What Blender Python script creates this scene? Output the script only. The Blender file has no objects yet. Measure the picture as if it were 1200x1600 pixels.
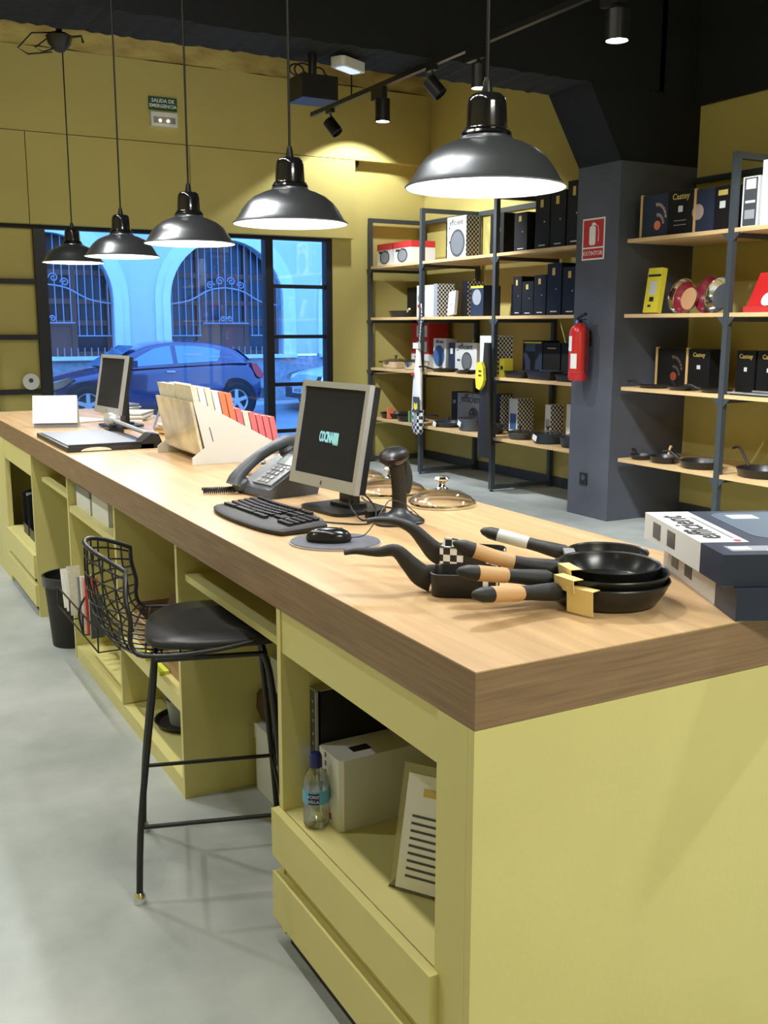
import bpy, bmesh, math, random
from mathutils import Vector, Matrix
random.seed(7)
PI = math.pi
SC = bpy.context.scene
COL = SC.collection

# ------------------------------------------------------------------ camera
def look_rot(yaw, pitch, roll):
    cy, sy, cp, sp = math.cos(yaw), math.sin(yaw), math.cos(pitch), math.sin(pitch)
    f = Vector((sy*cp, cy*cp, -sp)); r = Vector((cy, -sy, 0)); u = r.cross(f)
    c, s = math.cos(roll), math.sin(roll)
    r2 = c*r + s*u; u2 = -s*r + c*u
    return Matrix((r2, u2, -f)).transposed()
cd = bpy.data.cameras.new('camera'); cam = bpy.data.objects.new('camera', cd); COL.objects.link(cam)
cd.sensor_fit = 'VERTICAL'; cd.sensor_height = 24.0; cd.lens = 24.0*1575/1600
cd.clip_start = 0.05; cd.clip_end = 200
cam.matrix_world = Matrix.Translation((0, 0, 1.572)) @ look_rot(math.radians(28.78), math.radians(10.45), math.radians(0.1)).to_4x4()
SC.camera = cam

# ------------------------------------------------------------------ world and exposure
SC.view_settings.view_transform = 'Standard'
SC.view_settings.look = 'None'
SC.view_settings.gamma = 1.0
SC.view_settings.use_curve_mapping = False
SC.view_settings.exposure = 0.0
w = bpy.data.worlds.new('dusk_sky'); SC.world = w; w.use_nodes = True
bg = w.node_tree.nodes['Background']
bg.inputs[0].default_value = (0.14, 0.37, 1.0, 1); bg.inputs[1].default_value = 5.6

# ------------------------------------------------------------------ lights out of view (ceiling spots of the shop)
def spot(x, y, z, power, angle=95, color=(0.93, 0.97, 1.0), aim=(0, 0, -1), size=0.05, blend=0.5):
    l = bpy.data.lights.new('spot_lamp', 'SPOT'); l.energy = power; l.color = color
    l.spot_size = math.radians(angle); l.spot_blend = blend; l.shadow_soft_size = size
    o = bpy.data.objects.new('spot_lamp', l); COL.objects.link(o)
    o.location = (x, y, z)
    o.rotation_euler = Vector(aim).to_track_quat('-Z', 'Y').to_euler()
    return o
WARM = (1.0, 0.95, 0.84); COOL = (0.92, 0.97, 1.0)
def ceiling_light(x, y, z, sx, sy, power, color=COOL):
    l = bpy.data.lights.new('ceiling_lamp', 'AREA'); l.shape = 'RECTANGLE'; l.size = sx; l.size_y = sy; l.energy = power; l.color = color
    o = bpy.data.objects.new('ceiling_lamp', l); COL.objects.link(o); o.location = (x, y, z); return o
# lamps over the left aisle
for x, y, p in ((-1.0, 0.3, 15), (-0.9, 3.4, 80), (-0.8, 5.8, 230), (-0.8, 8.6, 200)):
    spot(x, y, 3.25, p, 120, COOL)
# row of long ceiling tubes beside the pendants
for k in range(5): ceiling_light(0.35, 1.1+1.15*k, 4.2, 0.14, 0.8, 16 if k == 0 else 25, (1.0, 0.97, 0.90))
ceiling_light(1.6, -1.4, 3.9, 1.4, 0.5, 150, (0.98, 1.0, 0.92))
spot(3.77, 0.6, 3.05, 200, 120, COOL)
spot(3.77, 2.6, 3.05, 280, 120, COOL)
# spots washing the two shelving walls
spot(3.9, 3.9, 3.1, 340, 80, COOL, (1.0, 0.15, -0.75))
spot(3.9, 8.6, 3.1, 420, 80, COOL, (1.0, 0.1, -0.75))
spot(2.6, 7.6, 3.2, 60, 110, WARM, (0.0, 1.0, -0.25))
# lamp by the window corner whose pool of light draws the arc on both walls
spot(5.3, 9.85, 3.9, 150, 112, COOL, (0, 0, -1), blend=0.08)

# ------------------------------------------------------------------ materials
MATS = {}
def mat(name, col, rough=0.5, metal=0.0, var=0.0, vscale=5.0, bump=0.0, bscale=60.0, spec=0.5, emit=None, estr=0, trans=0.0, ior=1.45, coat=0.0, stretch=(1, 1, 1), col2=None):
    m = bpy.data.materials.new(name); m.use_nodes = True
    nt = m.node_tree; b = nt.nodes['Principled BSDF']
    b.inputs['Base Color'].default_value = (*col, 1); b.inputs['Roughness'].default_value = rough
    b.inputs['Metallic'].default_value = metal; b.inputs['Specular IOR Level'].default_value = spec
    b.inputs['Transmission Weight'].default_value = trans; b.inputs['IOR'].default_value = ior
    b.inputs['Coat Weight'].default_value = coat
    if emit: b.inputs['Emission Color'].default_value = (*emit, 1); b.inputs['Emission Strength'].default_value = estr
    tc = mp = None
    if var or bump or col2:
        tc = nt.nodes.new('ShaderNodeTexCoord'); mp = nt.nodes.new('ShaderNodeMapping'); mp.inputs['Scale'].default_value = stretch
        nt.links.new(tc.outputs['Object'], mp.inputs['Vector'])
    if var or col2:
        n = nt.nodes.new('ShaderNodeTexNoise'); n.inputs['Scale'].default_value = vscale; n.inputs['Detail'].default_value = 5
        nt.links.new(mp.outputs[0], n.inputs['Vector'])
        r = nt.nodes.new('ShaderNodeValToRGB'); r.color_ramp.elements[0].position = 0.3; r.color_ramp.elements[1].position = 0.7
        c2 = col2 or tuple(min(1, c*(1+var)) for c in col); c1 = col if col2 else tuple(c*(1-var) for c in col)
        r.color_ramp.elements[0].color = (*c1, 1); r.color_ramp.elements[1].color = (*c2, 1)
        nt.links.new(n.outputs['Fac'], r.inputs[0]); nt.links.new(r.outputs[0], b.inputs['Base Color'])
    if bump:
        n2 = nt.nodes.new('ShaderNodeTexNoise'); n2.inputs['Scale'].default_value = bscale; n2.inputs['Detail'].default_value = 4
        nt.links.new(mp.outputs[0], n2.inputs['Vector'])
        bp = nt.nodes.new('ShaderNodeBump'); bp.inputs['Strength'].default_value = bump; bp.inputs['Distance'].default_value = 0.01
        nt.links.new(n2.outputs['Fac'], bp.inputs['Height']); nt.links.new(bp.outputs[0], b.inputs['Normal'])
    MATS[name] = m
    return m
def checker(name, c1, c2, scale, rough=0.6):
    m = mat(name, c1, rough); nt = m.node_tree; b = nt.nodes['Principled BSDF']
    tc = nt.nodes.new('ShaderNodeTexCoord'); ck = nt.nodes.new('ShaderNodeTexChecker')
    ck.inputs['Color1'].default_value = (*c1, 1); ck.inputs['Color2'].default_value = (*c2, 1); ck.inputs['Scale'].default_value = scale
    mp = nt.nodes.new('ShaderNodeMapping'); mp.inputs['Location'].default_value = (0.0031, 0.0033, 0.0037)
    nt.links.new(tc.outputs['Object'], mp.inputs[0]); nt.links.new(mp.outputs[0], ck.inputs['Vector']); nt.links.new(ck.outputs['Color'], b.inputs['Base Color'])
    return m
def glassmat(name, tint=(1, 1, 1), rough=0.0, gloss=0.12):
    m = bpy.data.materials.new(name); m.use_nodes = True; nt = m.node_tree; nt.nodes.clear()
    out = nt.nodes.new('ShaderNodeOutputMaterial'); mx = nt.nodes.new('ShaderNodeMixShader')
    t = nt.nodes.new('ShaderNodeBsdfTransparent'); t.inputs[0].default_value = (*tint, 1)
    g = nt.nodes.new('ShaderNodeBsdfGlossy'); g.inputs['Roughness'].default_value = rough
    lw = nt.nodes.new('ShaderNodeLayerWeight'); lw.inputs[0].default_value = 0.35
    mu = nt.nodes.new('ShaderNodeMath'); mu.operation = 'MULTIPLY_ADD'; mu.inputs[1].default_value = 0.6; mu.inputs[2].default_value = gloss*0.4
    nt.links.new(lw.outputs['Fresnel'], mu.inputs[0]); nt.links.new(mu.outputs[0], mx.inputs[0])
    nt.links.new(t.outputs[0], mx.inputs[1]); nt.links.new(g.outputs[0], mx.inputs[2]); nt.links.new(mx.outputs[0], out.inputs[0])
    return m

M_YWALL = mat('mustard_wall_paint', (0.50, 0.42, 0.135), 0.75, var=0.05, vscale=1.5, bump=0.08, bscale=30)
M_CONC = mat('rough_yellow_plaster', (0.60, 0.50, 0.16), 0.9, col2=(0.36, 0.25, 0.08), vscale=3, bump=1.0, bscale=9, stretch=(1, 1, 2.5))
M_YCAB = mat('pale_yellow_cabinet', (0.62, 0.565, 0.225), 0.5, var=0.03, vscale=3, bump=0.05, bscale=80)
M_BLACK = mat('black_sprayed_ceiling', (0.008, 0.009, 0.012), 0.95, bump=0.8, bscale=14)
M_COLUMN = mat('dark_grey_column_paint', (0.085, 0.09, 0.115), 0.7, var=0.15, vscale=2.5, bump=0.1, bscale=40)
M_FRAME = mat('dark_steel_frame', (0.045, 0.053, 0.060), 0.45)
M_WFRAME = mat('black_window_frame', (0.012, 0.012, 0.016), 0.5)
M_BLK = mat('black_plastic', (0.012, 0.012, 0.013), 0.38)
M_BLKM = mat('matt_black', (0.014, 0.013, 0.013), 0.6)
M_BLKG = mat('gloss_black_enamel', (0.26, 0.28, 0.31), 0.30, metal=0.85)
M_NECK = mat('black_lamp_neck', (0.012, 0.012, 0.014), 0.15, coat=0.5)
M_WHITE = mat('white_board', (0.66, 0.66, 0.63), 0.55)
M_PAPER = mat('white_paper', (0.82, 0.81, 0.78), 0.7)
M_CREAM = mat('cream_paper', (0.70, 0.66, 0.55), 0.7, var=0.1, vscale=60)
M_GREY = mat('grey_plastic', (0.22, 0.23, 0.25), 0.45)
M_DGREY = mat('dark_grey_plastic', (0.06, 0.065, 0.075), 0.42)
M_SILVER = mat('silver_plastic', (0.42, 0.42, 0.42), 0.35, metal=0.35)
M_STEEL = mat('polished_steel', (0.72, 0.72, 0.70), 0.12, metal=1.0)
M_GLASS = glassmat('window_glass', (0.94, 0.97, 1.0), 0, 0.05)
M_LIDGLASS = glassmat('lid_glass', (0.985, 0.99, 0.985), 0.02, 0.0)
M_ACRYL = glassmat('clear_acrylic', (0.85, 0.85, 0.85), 0.05, 0.4)
M_PETG = glassmat('clear_bottle_plastic', (0.86, 0.90, 0.92), 0.02, 0.45)
M_SCREEN = mat('dark_screen', (0.016, 0.017, 0.024), 0.45, spec=0.2)
M_RED = mat('red_paint', (0.55, 0.02, 0.02), 0.3, coat=0.3)
M_REDP = mat('red_print', (0.5, 0.03, 0.03), 0.55)
M_ORANGE = mat('orange_card', (0.80, 0.20, 0.10), 0.6)
M_PINK = mat('pink_card', (0.70, 0.16, 0.18), 0.6)
M_BOXBLK = mat('black_carton', (0.009, 0.0085, 0.009), 0.45, spec=0.3)
M_BOXNAVY = mat('navy_carton', (0.02, 0.028, 0.055), 0.45)
M_BOXWH = mat('white_carton', (0.66, 0.67, 0.66), 0.5)
M_BOXGREY = mat('grey_carton', (0.30, 0.32, 0.36), 0.5)
M_GOLD = mat('gold_print', (0.62, 0.45, 0.12), 0.45)
M_BEIGE = mat('beige_carton_edge', (0.60, 0.40, 0.16), 0.6)
M_CARD = mat('brown_cardboard', (0.36, 0.23, 0.12), 0.8, var=0.1, vscale=12)
M_YSLEEVE = mat('pale_yellow_sleeve', (0.78, 0.60, 0.25), 0.5)
M_TAN = mat('tan_handle_wrap', (0.60, 0.36, 0.17), 0.5)
M_CHECK = checker('black_white_check', (0.015, 0.015, 0.015), (0.75, 0.74, 0.70), 46)
M_CHECKF = checker('gingham_cloth', (0.02, 0.02, 0.02), (0.78, 0.78, 0.76), 62)
M_YELLOW = mat('bright_yellow_cloth', (0.80, 0.68, 0.05), 0.7)
M_BLUEP = mat('blue_print', (0.05, 0.12, 0.30), 0.5)
M_LBLUE = mat('light_blue_label', (0.12, 0.38, 0.62), 0.5)
M_NAVYCAP = mat('navy_blue_cap', (0.01, 0.015, 0.12), 0.35)
M_GREEN = mat('dark_green_sign', (0.02, 0.09, 0.04), 0.5)
M_GREENP = mat('green_sleeve', (0.15, 0.40, 0.16), 0.5)
M_SHELF = mat('light_wood_shelf', (0.66, 0.45, 0.22), 0.5, var=0.12, vscale=5, stretch=(6, 0.7, 6))
M_PANBODY = mat('black_nonstick', (0.014, 0.014, 0.015), 0.33)
M_BULB = mat('glowing_bulb', (1, 1, 1), 0.5, emit=(0.95, 0.98, 1.0), estr=1250)
M_LED = mat('lit_led_face', (1, 1, 1), 0.5, emit=(0.90, 0.95, 1.0), estr=45)
M_SHADEIN = mat('white_enamel_inside', (0.85, 0.85, 0.85), 0.4)
M_BROWN = mat('dark_brown_leather', (0.06, 0.025, 0.012), 0.5)
M_TEXTK = mat('black_ink', (0.02, 0.02, 0.02), 0.6)
M_TEXTW = mat('white_ink', (0.8, 0.8, 0.8), 0.6)
M_PAD = mat('black_vinyl_cushion', (0.02, 0.021, 0.024), 0.35, bump=0.05, bscale=150)
M_WIRE = mat('black_coated_wire', (0.012, 0.012, 0.013), 0.35)
M_CARBLUE = mat('deep_blue_car_paint', (0.008, 0.014, 0.07), 0.25, coat=1.0)
M_CARWHITE = mat('pale_car_paint', (0.42, 0.60, 0.60), 0.25, coat=1.0)
M_TYRE = mat('black_tyre', (0.012, 0.012, 0.014), 0.8)
M_CARGLASS = mat('car_glass', (0.10, 0.22, 0.32), 0.06, spec=1.0)
M_FACADE = mat('pale_render_facade', (0.56, 0.60, 0.62), 0.9, var=0.05, vscale=1.2)
M_STONE = mat('light_stone_moulding', (0.66, 0.72, 0.72), 0.85, var=0.04, vscale=3)
M_BASEST = mat('rough_grey_plinth', (0.34, 0.36, 0.38), 0.95, var=0.2, vscale=14, bump=0.6, bscale=25)
M_OLDWOOD = mat('old_brown_window_wood', (0.16, 0.07, 0.05), 0.7)
M_DARKGL = mat('dark_old_pane', (0.02, 0.025, 0.035), 0.25)
M_GRILLE = mat('weathered_iron_grille', (0.26, 0.30, 0.36), 0.7)
M_ASPH = mat('street_asphalt', (0.22, 0.25, 0.27), 0.85, var=0.1, vscale=3)
M_PAVE = mat('pavement_slabs', (0.42, 0.46, 0.48), 0.9, var=0.08, vscale=4)

def wood_top():
    m = mat('oak_worktop', (0.62, 0.40, 0.20), 0.36); nt = m.node_tree; b = nt.nodes['Principled BSDF']
    tc = nt.nodes.new('ShaderNodeTexCoord'); mp = nt.nodes.new('ShaderNodeMapping'); mp.inputs['Scale'].default_value = (16, 1.1, 30)
    nt.links.new(tc.outputs['Object'], mp.inputs[0])
    n = nt.nodes.new('ShaderNodeTexNoise'); n.inputs['Scale'].default_value = 1.6; n.inputs['Detail'].default_value = 8; n.inputs['Distortion'].default_value = 0.6
    nt.links.new(mp.outputs[0], n.inputs['Vector'])
    r = nt.nodes.new('ShaderNodeValToRGB'); e = r.color_ramp.elements
    e[0].position = 0.25; e[0].color = (0.47, 0.29, 0.135, 1); e[1].position = 0.75; e[1].color = (0.68, 0.46, 0.24, 1)
    nt.links.new(n.outputs['Fac'], r.inputs[0])
    mp2 = nt.nodes.new('ShaderNodeMapping'); mp2.inputs['Scale'].default_value = (7.5, 0.9, 1); nt.links.new(tc.outputs['Object'], mp2.inputs[0])
    v = nt.nodes.new('ShaderNodeTexVoronoi'); v.inputs['Scale'].default_value = 1.0; nt.links.new(mp2.outputs[0], v.inputs['Vector'])
    mx = nt.nodes.new('ShaderNodeMix'); mx.data_type = 'RGBA'; mx.blend_type = 'MULTIPLY'; mx.inputs[0].default_value = 0.28
    bw = nt.nodes.new('ShaderNodeSeparateColor'); nt.links.new(v.outputs['Color'], bw.inputs[0])
    mr = nt.nodes.new('ShaderNodeMapRange'); mr.inputs[3].default_value = 0.72; mr.inputs[4].default_value = 1.15; nt.links.new(bw.outputs[0], mr.inputs[0])
    cb = nt.nodes.new('ShaderNodeCombineColor')
    for i in range(3): nt.links.new(mr.outputs[0], cb.inputs[i])
    nt.links.new(r.outputs[0], mx.inputs[6]); nt.links.new(cb.outputs[0], mx.inputs[7]); nt.links.new(mx.outputs[2], b.inputs['Base Color'])
    return m
M_OAK = wood_top()
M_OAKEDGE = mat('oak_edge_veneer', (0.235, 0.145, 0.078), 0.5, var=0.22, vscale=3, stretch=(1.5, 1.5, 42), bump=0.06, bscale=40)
def concrete():
    m = mat('polished_concrete', (0.40, 0.42, 0.40), 0.42); nt = m.node_tree; b = nt.nodes['Principled BSDF']
    tc = nt.nodes.new('ShaderNodeTexCoord')
    n = nt.nodes.new('ShaderNodeTexNoise'); n.inputs['Scale'].default_value = 1.3; n.inputs['Detail'].default_value = 9; n.inputs['Roughness'].default_value = 0.62
    nt.links.new(tc.outputs['Object'], n.inputs['Vector'])
    r = nt.nodes.new('ShaderNodeValToRGB'); e = r.color_ramp.elements
    e[0].position = 0.32; e[0].color = (0.27, 0.30, 0.28, 1); e[1].position = 0.68; e[1].color = (0.47, 0.49, 0.47, 1)
    nt.links.new(n.outputs['Fac'], r.inputs[0]); nt.links.new(r.outputs[0], b.inputs['Base Color'])
    n2 = nt.nodes.new('ShaderNodeTexNoise'); n2.inputs['Scale'].default_value = 5; nt.links.new(tc.outputs['Object'], n2.inputs['Vector'])
    mr = nt.nodes.new('ShaderNodeMapRange'); mr.inputs[3].default_value = 0.34; mr.inputs[4].default_value = 0.58; nt.links.new(n2.outputs['Fac'], mr.inputs[0]); nt.links.new(mr.outputs[0], b.inputs['Roughness'])
    return m
M_FLOOR = concrete()

# ------------------------------------------------------------------ mesh helpers
def bm_new(): return bmesh.new()
def add_box(bm, x0, y0, z0, x1, y1, z1, M=None):
    vs = [bm.verts.new((x, y, z)) for x in (x0, x1) for y in (y0, y1) for z in (z0, z1)]
    if M: 
        for v in vs: v.co = M @ v.co
    fs = [(0, 1, 3, 2), (4, 6, 7, 5), (0, 4, 5, 1), (2, 3, 7, 6), (0, 2, 6, 4), (1, 5, 7, 3)]
    for f in fs: bm.faces.new([vs[i] for i in f])
    return vs
def add_lathe(bm, prof, seg=32, M=None, close=False):
    rings = []
    for r, z in prof:
        if r < 1e-6: ring = [bm.verts.new((0, 0, z))]
        else: ring = [bm.verts.new((r*math.cos(2*PI*i/seg), r*math.sin(2*PI*i/seg), z)) for i in range(seg)]
        if M:
            for v in ring: v.co = M @ v.co
        rings.append(ring)
    pairs = list(zip(rings, rings[1:]))
    if close: pairs.append((rings[-1], rings[0]))
    for a, b in pairs:
        for i in range(seg):
            j = (i+1) % seg
            if len(a) == 1 and len(b) == 1: continue
            if len(a) == 1: bm.faces.new((a[0], b[i], b[j]))
            elif len(b) == 1: bm.faces.new((a[i], a[j], b[0]))
            else: bm.faces.new((a[i], a[j], b[j], b[i]))
def add_tube(bm, pts, r, seg=8, closed=False, radii=None):
    pts = [Vector(p) for p in pts]; n = len(pts); rings = []; up = None
    for i, p in enumerate(pts):
        if closed: t = pts[(i+1) % n] - pts[i-1]
        else: t = pts[min(i+1, n-1)] - pts[max(i-1, 0)]
        if t.length < 1e-9: t = Vector((0, 0, 1))
        t.normalize()
        if up is None:
            a = Vector((0, 0, 1)) if abs(t.z) < 0.9 else Vector((1, 0, 0)); up = t.cross(a).normalized()
        else:
            up = up - t*up.dot(t)
            if up.length < 1e-6: up = t.orthogonal()
            up.normalize()
        s = t.cross(up); rr = radii[i] if radii else r
        rings.append([bm.verts.new(p + rr*(math.cos(2*PI*k/seg)*up + math.sin(2*PI*k/seg)*s)) for k in range(seg)])
    m = n if closed else n-1
    for i in range(m):
        a, b = rings[i], rings[(i+1) % n]
        off = 0
        if closed and i == n-1:
            off = min(range(seg), key=lambda o: (a[0].co-b[o].co).length)
        for k in range(seg): bm.faces.new((a[k], a[(k+1) % seg], b[(k+1+off) % seg], b[(k+off) % seg]))
    if not closed:
        bm.faces.new(list(reversed(rings[0]))); bm.faces.new(rings[-1])
def add_prism(bm, poly, axis, a0, a1, M=None):
    """poly: 2-D points; axis 'x': (y,z), 'y': (x,z), 'z': (x,y)"""
    def co(p, a):
        return {'x': (a, p[0], p[1]), 'y': (p[0], a, p[1]), 'z': (p[0], p[1], a)}[axis]
    A = [bm.verts.new(co(p, a0)) for p in poly]; B = [bm.verts.new(co(p, a1)) for p in poly]
    if M:
        for v in A+B: v.co = M @ v.co
    bm.faces.new(A); bm.faces.new(list(reversed(B))); n = len(poly)
    for i in range(n): bm.faces.new((A[i], B[i], B[(i+1) % n], A[(i+1) % n]))
def rrect(w, h, r, n=5, cx=0, cy=0):
    out = []
    for qx, qy, a0 in ((1, 1, 0), (-1, 1, 90), (-1, -1, 180), (1, -1, 270)):
        for k in range(n+1):
            a = math.radians(a0+90*k/n); out.append((cx+qx*(w/2-r)+r*math.cos(a), cy+qy*(h/2-r)+r*math.sin(a)))
    return out
def fin(name, bm, m, parent=None, bevel=0, smooth=None, seg=2, sub=0, solid=0):
    if bevel:
        eds = [e for e in bm.edges if len(e.link_faces) == 2 and e.calc_face_angle(0) > 0.5]
        if eds: bmesh.ops.bevel(bm, geom=eds, offset=bevel, segments=seg, affect='EDGES', profile=0.5)
    bmesh.ops.recalc_face_normals(bm, faces=bm.faces)
    me = bpy.data.meshes.new(name); bm.to_mesh(me); bm.free()
    me.materials.append(m)
    if smooth is not None:
        for p in me.polygons: p.use_smooth = True
        try: me.set_sharp_from_angle(angle=math.radians(smooth))
        except Exception: pass
    o = bpy.data.objects.new(name, me); COL.objects.link(o)
    if parent: o.parent = parent
    if sub:
        md = o.modifiers.new('sub', 'SUBSURF'); md.levels = sub; md.render_levels = sub
    if solid:
        md = o.modifiers.new('sol', 'SOLIDIFY'); md.thickness = solid; md.offset = 0
    return o
def tag(o, label=None, cat=None, group=None, kind=None):
    if label: o['label'] = label
    if cat: o['category'] = cat
    if group: o['group'] = group
    if kind: o['kind'] = kind
    return o
def thing(name, label, cat, loc=(0, 0, 0), rz=0, group=None, kind=None):
    o = bpy.data.objects.new(name, None); COL.objects.link(o); o.location = loc; o.rotation_euler = (0, 0, rz); o.empty_display_size = 0.05
    return tag(o, label, cat, group, kind)
def boxo(name, c, m, parent=None, bevel=0, **k):
    bm = bm_new(); add_box(bm, *c); return fin(name, bm, m, parent, bevel, **k)
def lathe_o(name, prof, m, parent=None, seg=32, M=None, smooth=40, close=False):
    bm = bm_new(); add_lathe(bm, prof, seg, M, close); return fin(name, bm, m, parent, smooth=smooth)
def tube_o(name, pts, r, m, parent=None, seg=8, closed=False, radii=None):
    bm = bm_new(); add_tube(bm, pts, r, seg, closed, radii); return fin(name, bm, m, parent, smooth=60)
def prism_o(name, poly, axis, a0, a1, m, parent=None, bevel=0, smooth=None, M=None):
    bm = bm_new(); add_prism(bm, poly, axis, a0, a1, M); return fin(name, bm, m, parent, bevel, smooth=smooth)
def dup(root, loc, rz=None, label=None, group=None, scale=None):
    r = root.copy(); COL.objects.link(r); r.location = loc
    if rz is not None: r.rotation_euler = (0, 0, rz)
    if scale: r.scale = scale
    if label: r['label'] = label
    if group: r['group'] = group
    for ch in list(root.children):
        c = ch.copy(); COL.objects.link(c); c.parent = r
        for g in list(ch.children):
            d = g.copy(); COL.objects.link(d); d.parent = c
    return r
def catmull(P, n=6):
    P = [Vector(p) for p in P]; out = []
    for i in range(len(P)-1):
        p0 = P[max(i-1, 0)]; p1 = P[i]; p2 = P[i+1]; p3 = P[min(i+2, len(P)-1)]
        for k in range(n):
            t = k/n; out.append(0.5*((2*p1)+(-p0+p2)*t+(2*p0-5*p1+4*p2-p3)*t*t+(-p0+3*p1-3*p2+p3)*t*t*t))
    out.append(P[-1]); return out
def lettering(body, size, m, parent, origin, right, up, name='lettering', ext=0.0006, align='CENTER', bold=0.0, sx=1.0):
    cu = bpy.data.curves.new('t', 'FONT'); cu.body = body; cu.size = size; cu.extrude = ext; cu.align_x = align; cu.align_y = 'CENTER'; cu.resolution_u = 2; cu.offset = bold
    t = bpy.data.objects.new('t', cu); COL.objects.link(t)
    bpy.context.view_layer.update()
    me = bpy.data.meshes.new_from_object(t.evaluated_get(bpy.context.evaluated_depsgraph_get()))
    bpy.data.objects.remove(t); bpy.data.curves.remove(cu)
    r = Vector(right).normalized(); u = Vector(up).normalized(); n = r.cross(u)
    Mx = Matrix((r*sx, u, n)).transposed().to_4x4(); Mx.translation = Vector(origin)
    me.transform(Mx); me.materials.clear(); me.materials.append(m); me.name = name
    o = bpy.data.objects.new(name, me); COL.objects.link(o); o.parent = parent
    return o
FR = dict(right=(0, -1, 0), up=(0, 0, 1))      # a face looking towards -X
FY = dict(right=(1, 0, 0), up=(0, 0, 1))       # a face looking towards -Y

# ================================================================== SETTING
def struct(name, label, bm, m, **k):
    o = fin(name, bm, m, None, **k); tag(o, label, kind='structure'); return o
WX, WY = 6.30, 10.50
b = bm_new(); add_box(b, -2.2, -2.5, -0.1, WX+0.2, WY+0.25, 0); struct('floor', 'polished light grey concrete shop floor', b, M_FLOOR)
b = bm_new(); add_box(b, -2.2, -2.5, 4.6, WX+0.2, WY+0.25, 4.7); struct('ceiling', 'black painted ceiling above the shop', b, M_BLACK)
b = bm_new(); add_box(b, -2.2, -2.5, 0, -2.0, WY, 4.6); struct('wall_left', 'mustard wall left of the aisle, out of frame', b, M_YWALL)
b = bm_new(); add_box(b, -2.2, -2.7, 0, WX+0.2, -2.5, 4.6); struct('wall_back', 'mustard wall behind the viewer', b, M_YWALL)
b = bm_new(); add_box(b, WX, -2.5, 0, WX+0.2, WY+0.2, 4.6); struct('wall_right', 'mustard wall behind the shelving', b, M_YWALL)
b = bm_new(); add_box(b, WX-0.05, -2.5, 3.30, WX-0.001, 6.23, 4.6); struct('trim_1', 'black painted upper band of the right wall', b, M_BLACK)
b = bm_new(); add_box(b, WX-0.02, -2.5, 0, WX, 10.5, 0.10); struct('baseboard_right', 'dark baseboard along the shelving wall', b, M_FRAME)

# front wall with the shop window: opening x 1.88..5.10, z 0.10..2.56
WZ = 2.56
fw = thing('wall_front', 'mustard front wall of the shop around the street window', None, kind='structure'); del_keys = None
b = bm_new()
add_box(b, -2.0, WY, 0, 1.42, WY+0.2, 4.6)
add_box(b, 5.10, WY, 0, WX, WY+0.2, 4.6)
add_box(b, 1.42, WY, WZ, 5.10, WY+0.2, 4.6)
add_box(b, 1.42, WY, 0, 5.10, WY+0.2, 0.10)
fin('wall_body', b, M_YWALL, fw)
# rough plaster cornice strip with uneven lower lip
b = bm_new()
n = 60
top = []; bot = []
for i in range(n+1):
    x = -2.0 + (WX+2.0)*i/n
    zb = 4.15+0.012*random.uniform(-1, 1)
    top.append(b.verts.new((x, WY-0.10+0.02*random.uniform(-1, 1), 4.6))); bot.append(b.verts.new((x, WY-0.10+0.025*random.uniform(-1, 1), zb)))
back = [b.verts.new((v.co.x, WY, v.co.z)) for v in bot]
for i in range(n):
    b.faces.new((bot[i], bot[i+1], top[i+1], top[i])); b.faces.new((back[i], back[i+1], bot[i+1], bot[i]))
fin('plaster_cornice', b, M_CONC, fw, smooth=60)
for (x0, x1, z0, z1, dy) in ((-2.0, 1.829, 2.535, 3.372, 0.12), (1.836, 3.432, 2.535, 3.372, 0.12), (3.439, 5.33, 2.535, 3.372, 0.12), (-2.0, 6.295, 3.380, 4.14, 0.11)):
    boxo('wall_panel', (x0, WY-dy, z0, x1, WY-0.001, z1), M_YWALL, fw, bevel=0.002)

# window and shopfront door
wn = thing('window_1', 'black steel framed shop window onto the street', None, (0, WY+0.02, 0), kind='structure')
b = bm_new()
add_box(b, 1.42, 0, 0.10, 5.10, 0.10, 0.18); add_box(b, 1.42, 0, WZ-0.06, 5.10, 0.10, WZ)
add_box(b, 1.88, -0.01, 0.18, 1.99, 0.11, WZ-0.06)
add_box(b, 4.295, -0.01, 0.18, 4.385, 0.11, WZ-0.06)
add_box(b, 5.03, -0.01, 0.18, 5.10, 0.11, WZ-0.06)
fin('window_frame', b, M_WFRAME, wn, bevel=0.004)
boxo('pane', (1.99, 0.045, 0.18, 4.295, 0.053, WZ-0.06), M_GLASS, wn)
for z in (0.40, 0.924, 1.454, 2.003):
    boxo('glazing_bar', (4.385, 0.02, z-0.02, 5.03, 0.08, z+0.02), M_WFRAME, wn)
zs = [0.18, 0.40, 0.924, 1.454, 2.003, WZ-0.06]
for a, c in zip(zs, zs[1:]):
    boxo('pane', (4.385, 0.045, a+0.02, 5.03, 0.053, c-0.02), M_GLASS, wn)
bl = thing('door_1', 'black steel door leaf with mustard infill panels left of the window', None, (0, WY+0.02, 0), kind='structure')
b = bm_new()
add_box(b, 1.42, 0, 0.18, 1.47, 0.10, WZ-0.06)
for z in (0.40, 0.924, 1.458, 1.995): add_box(b, 1.47, 0, z-0.025, 1.88, 0.1, z+0.025)
fin('door_frame', b, M_WFRAME, bl, bevel=0.003)
for a, c in zip(zs, zs[1:]): boxo('infill_panel', (1.47, 0.05, a, 1.88, 0.07, c), M_YWALL, bl)
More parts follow.
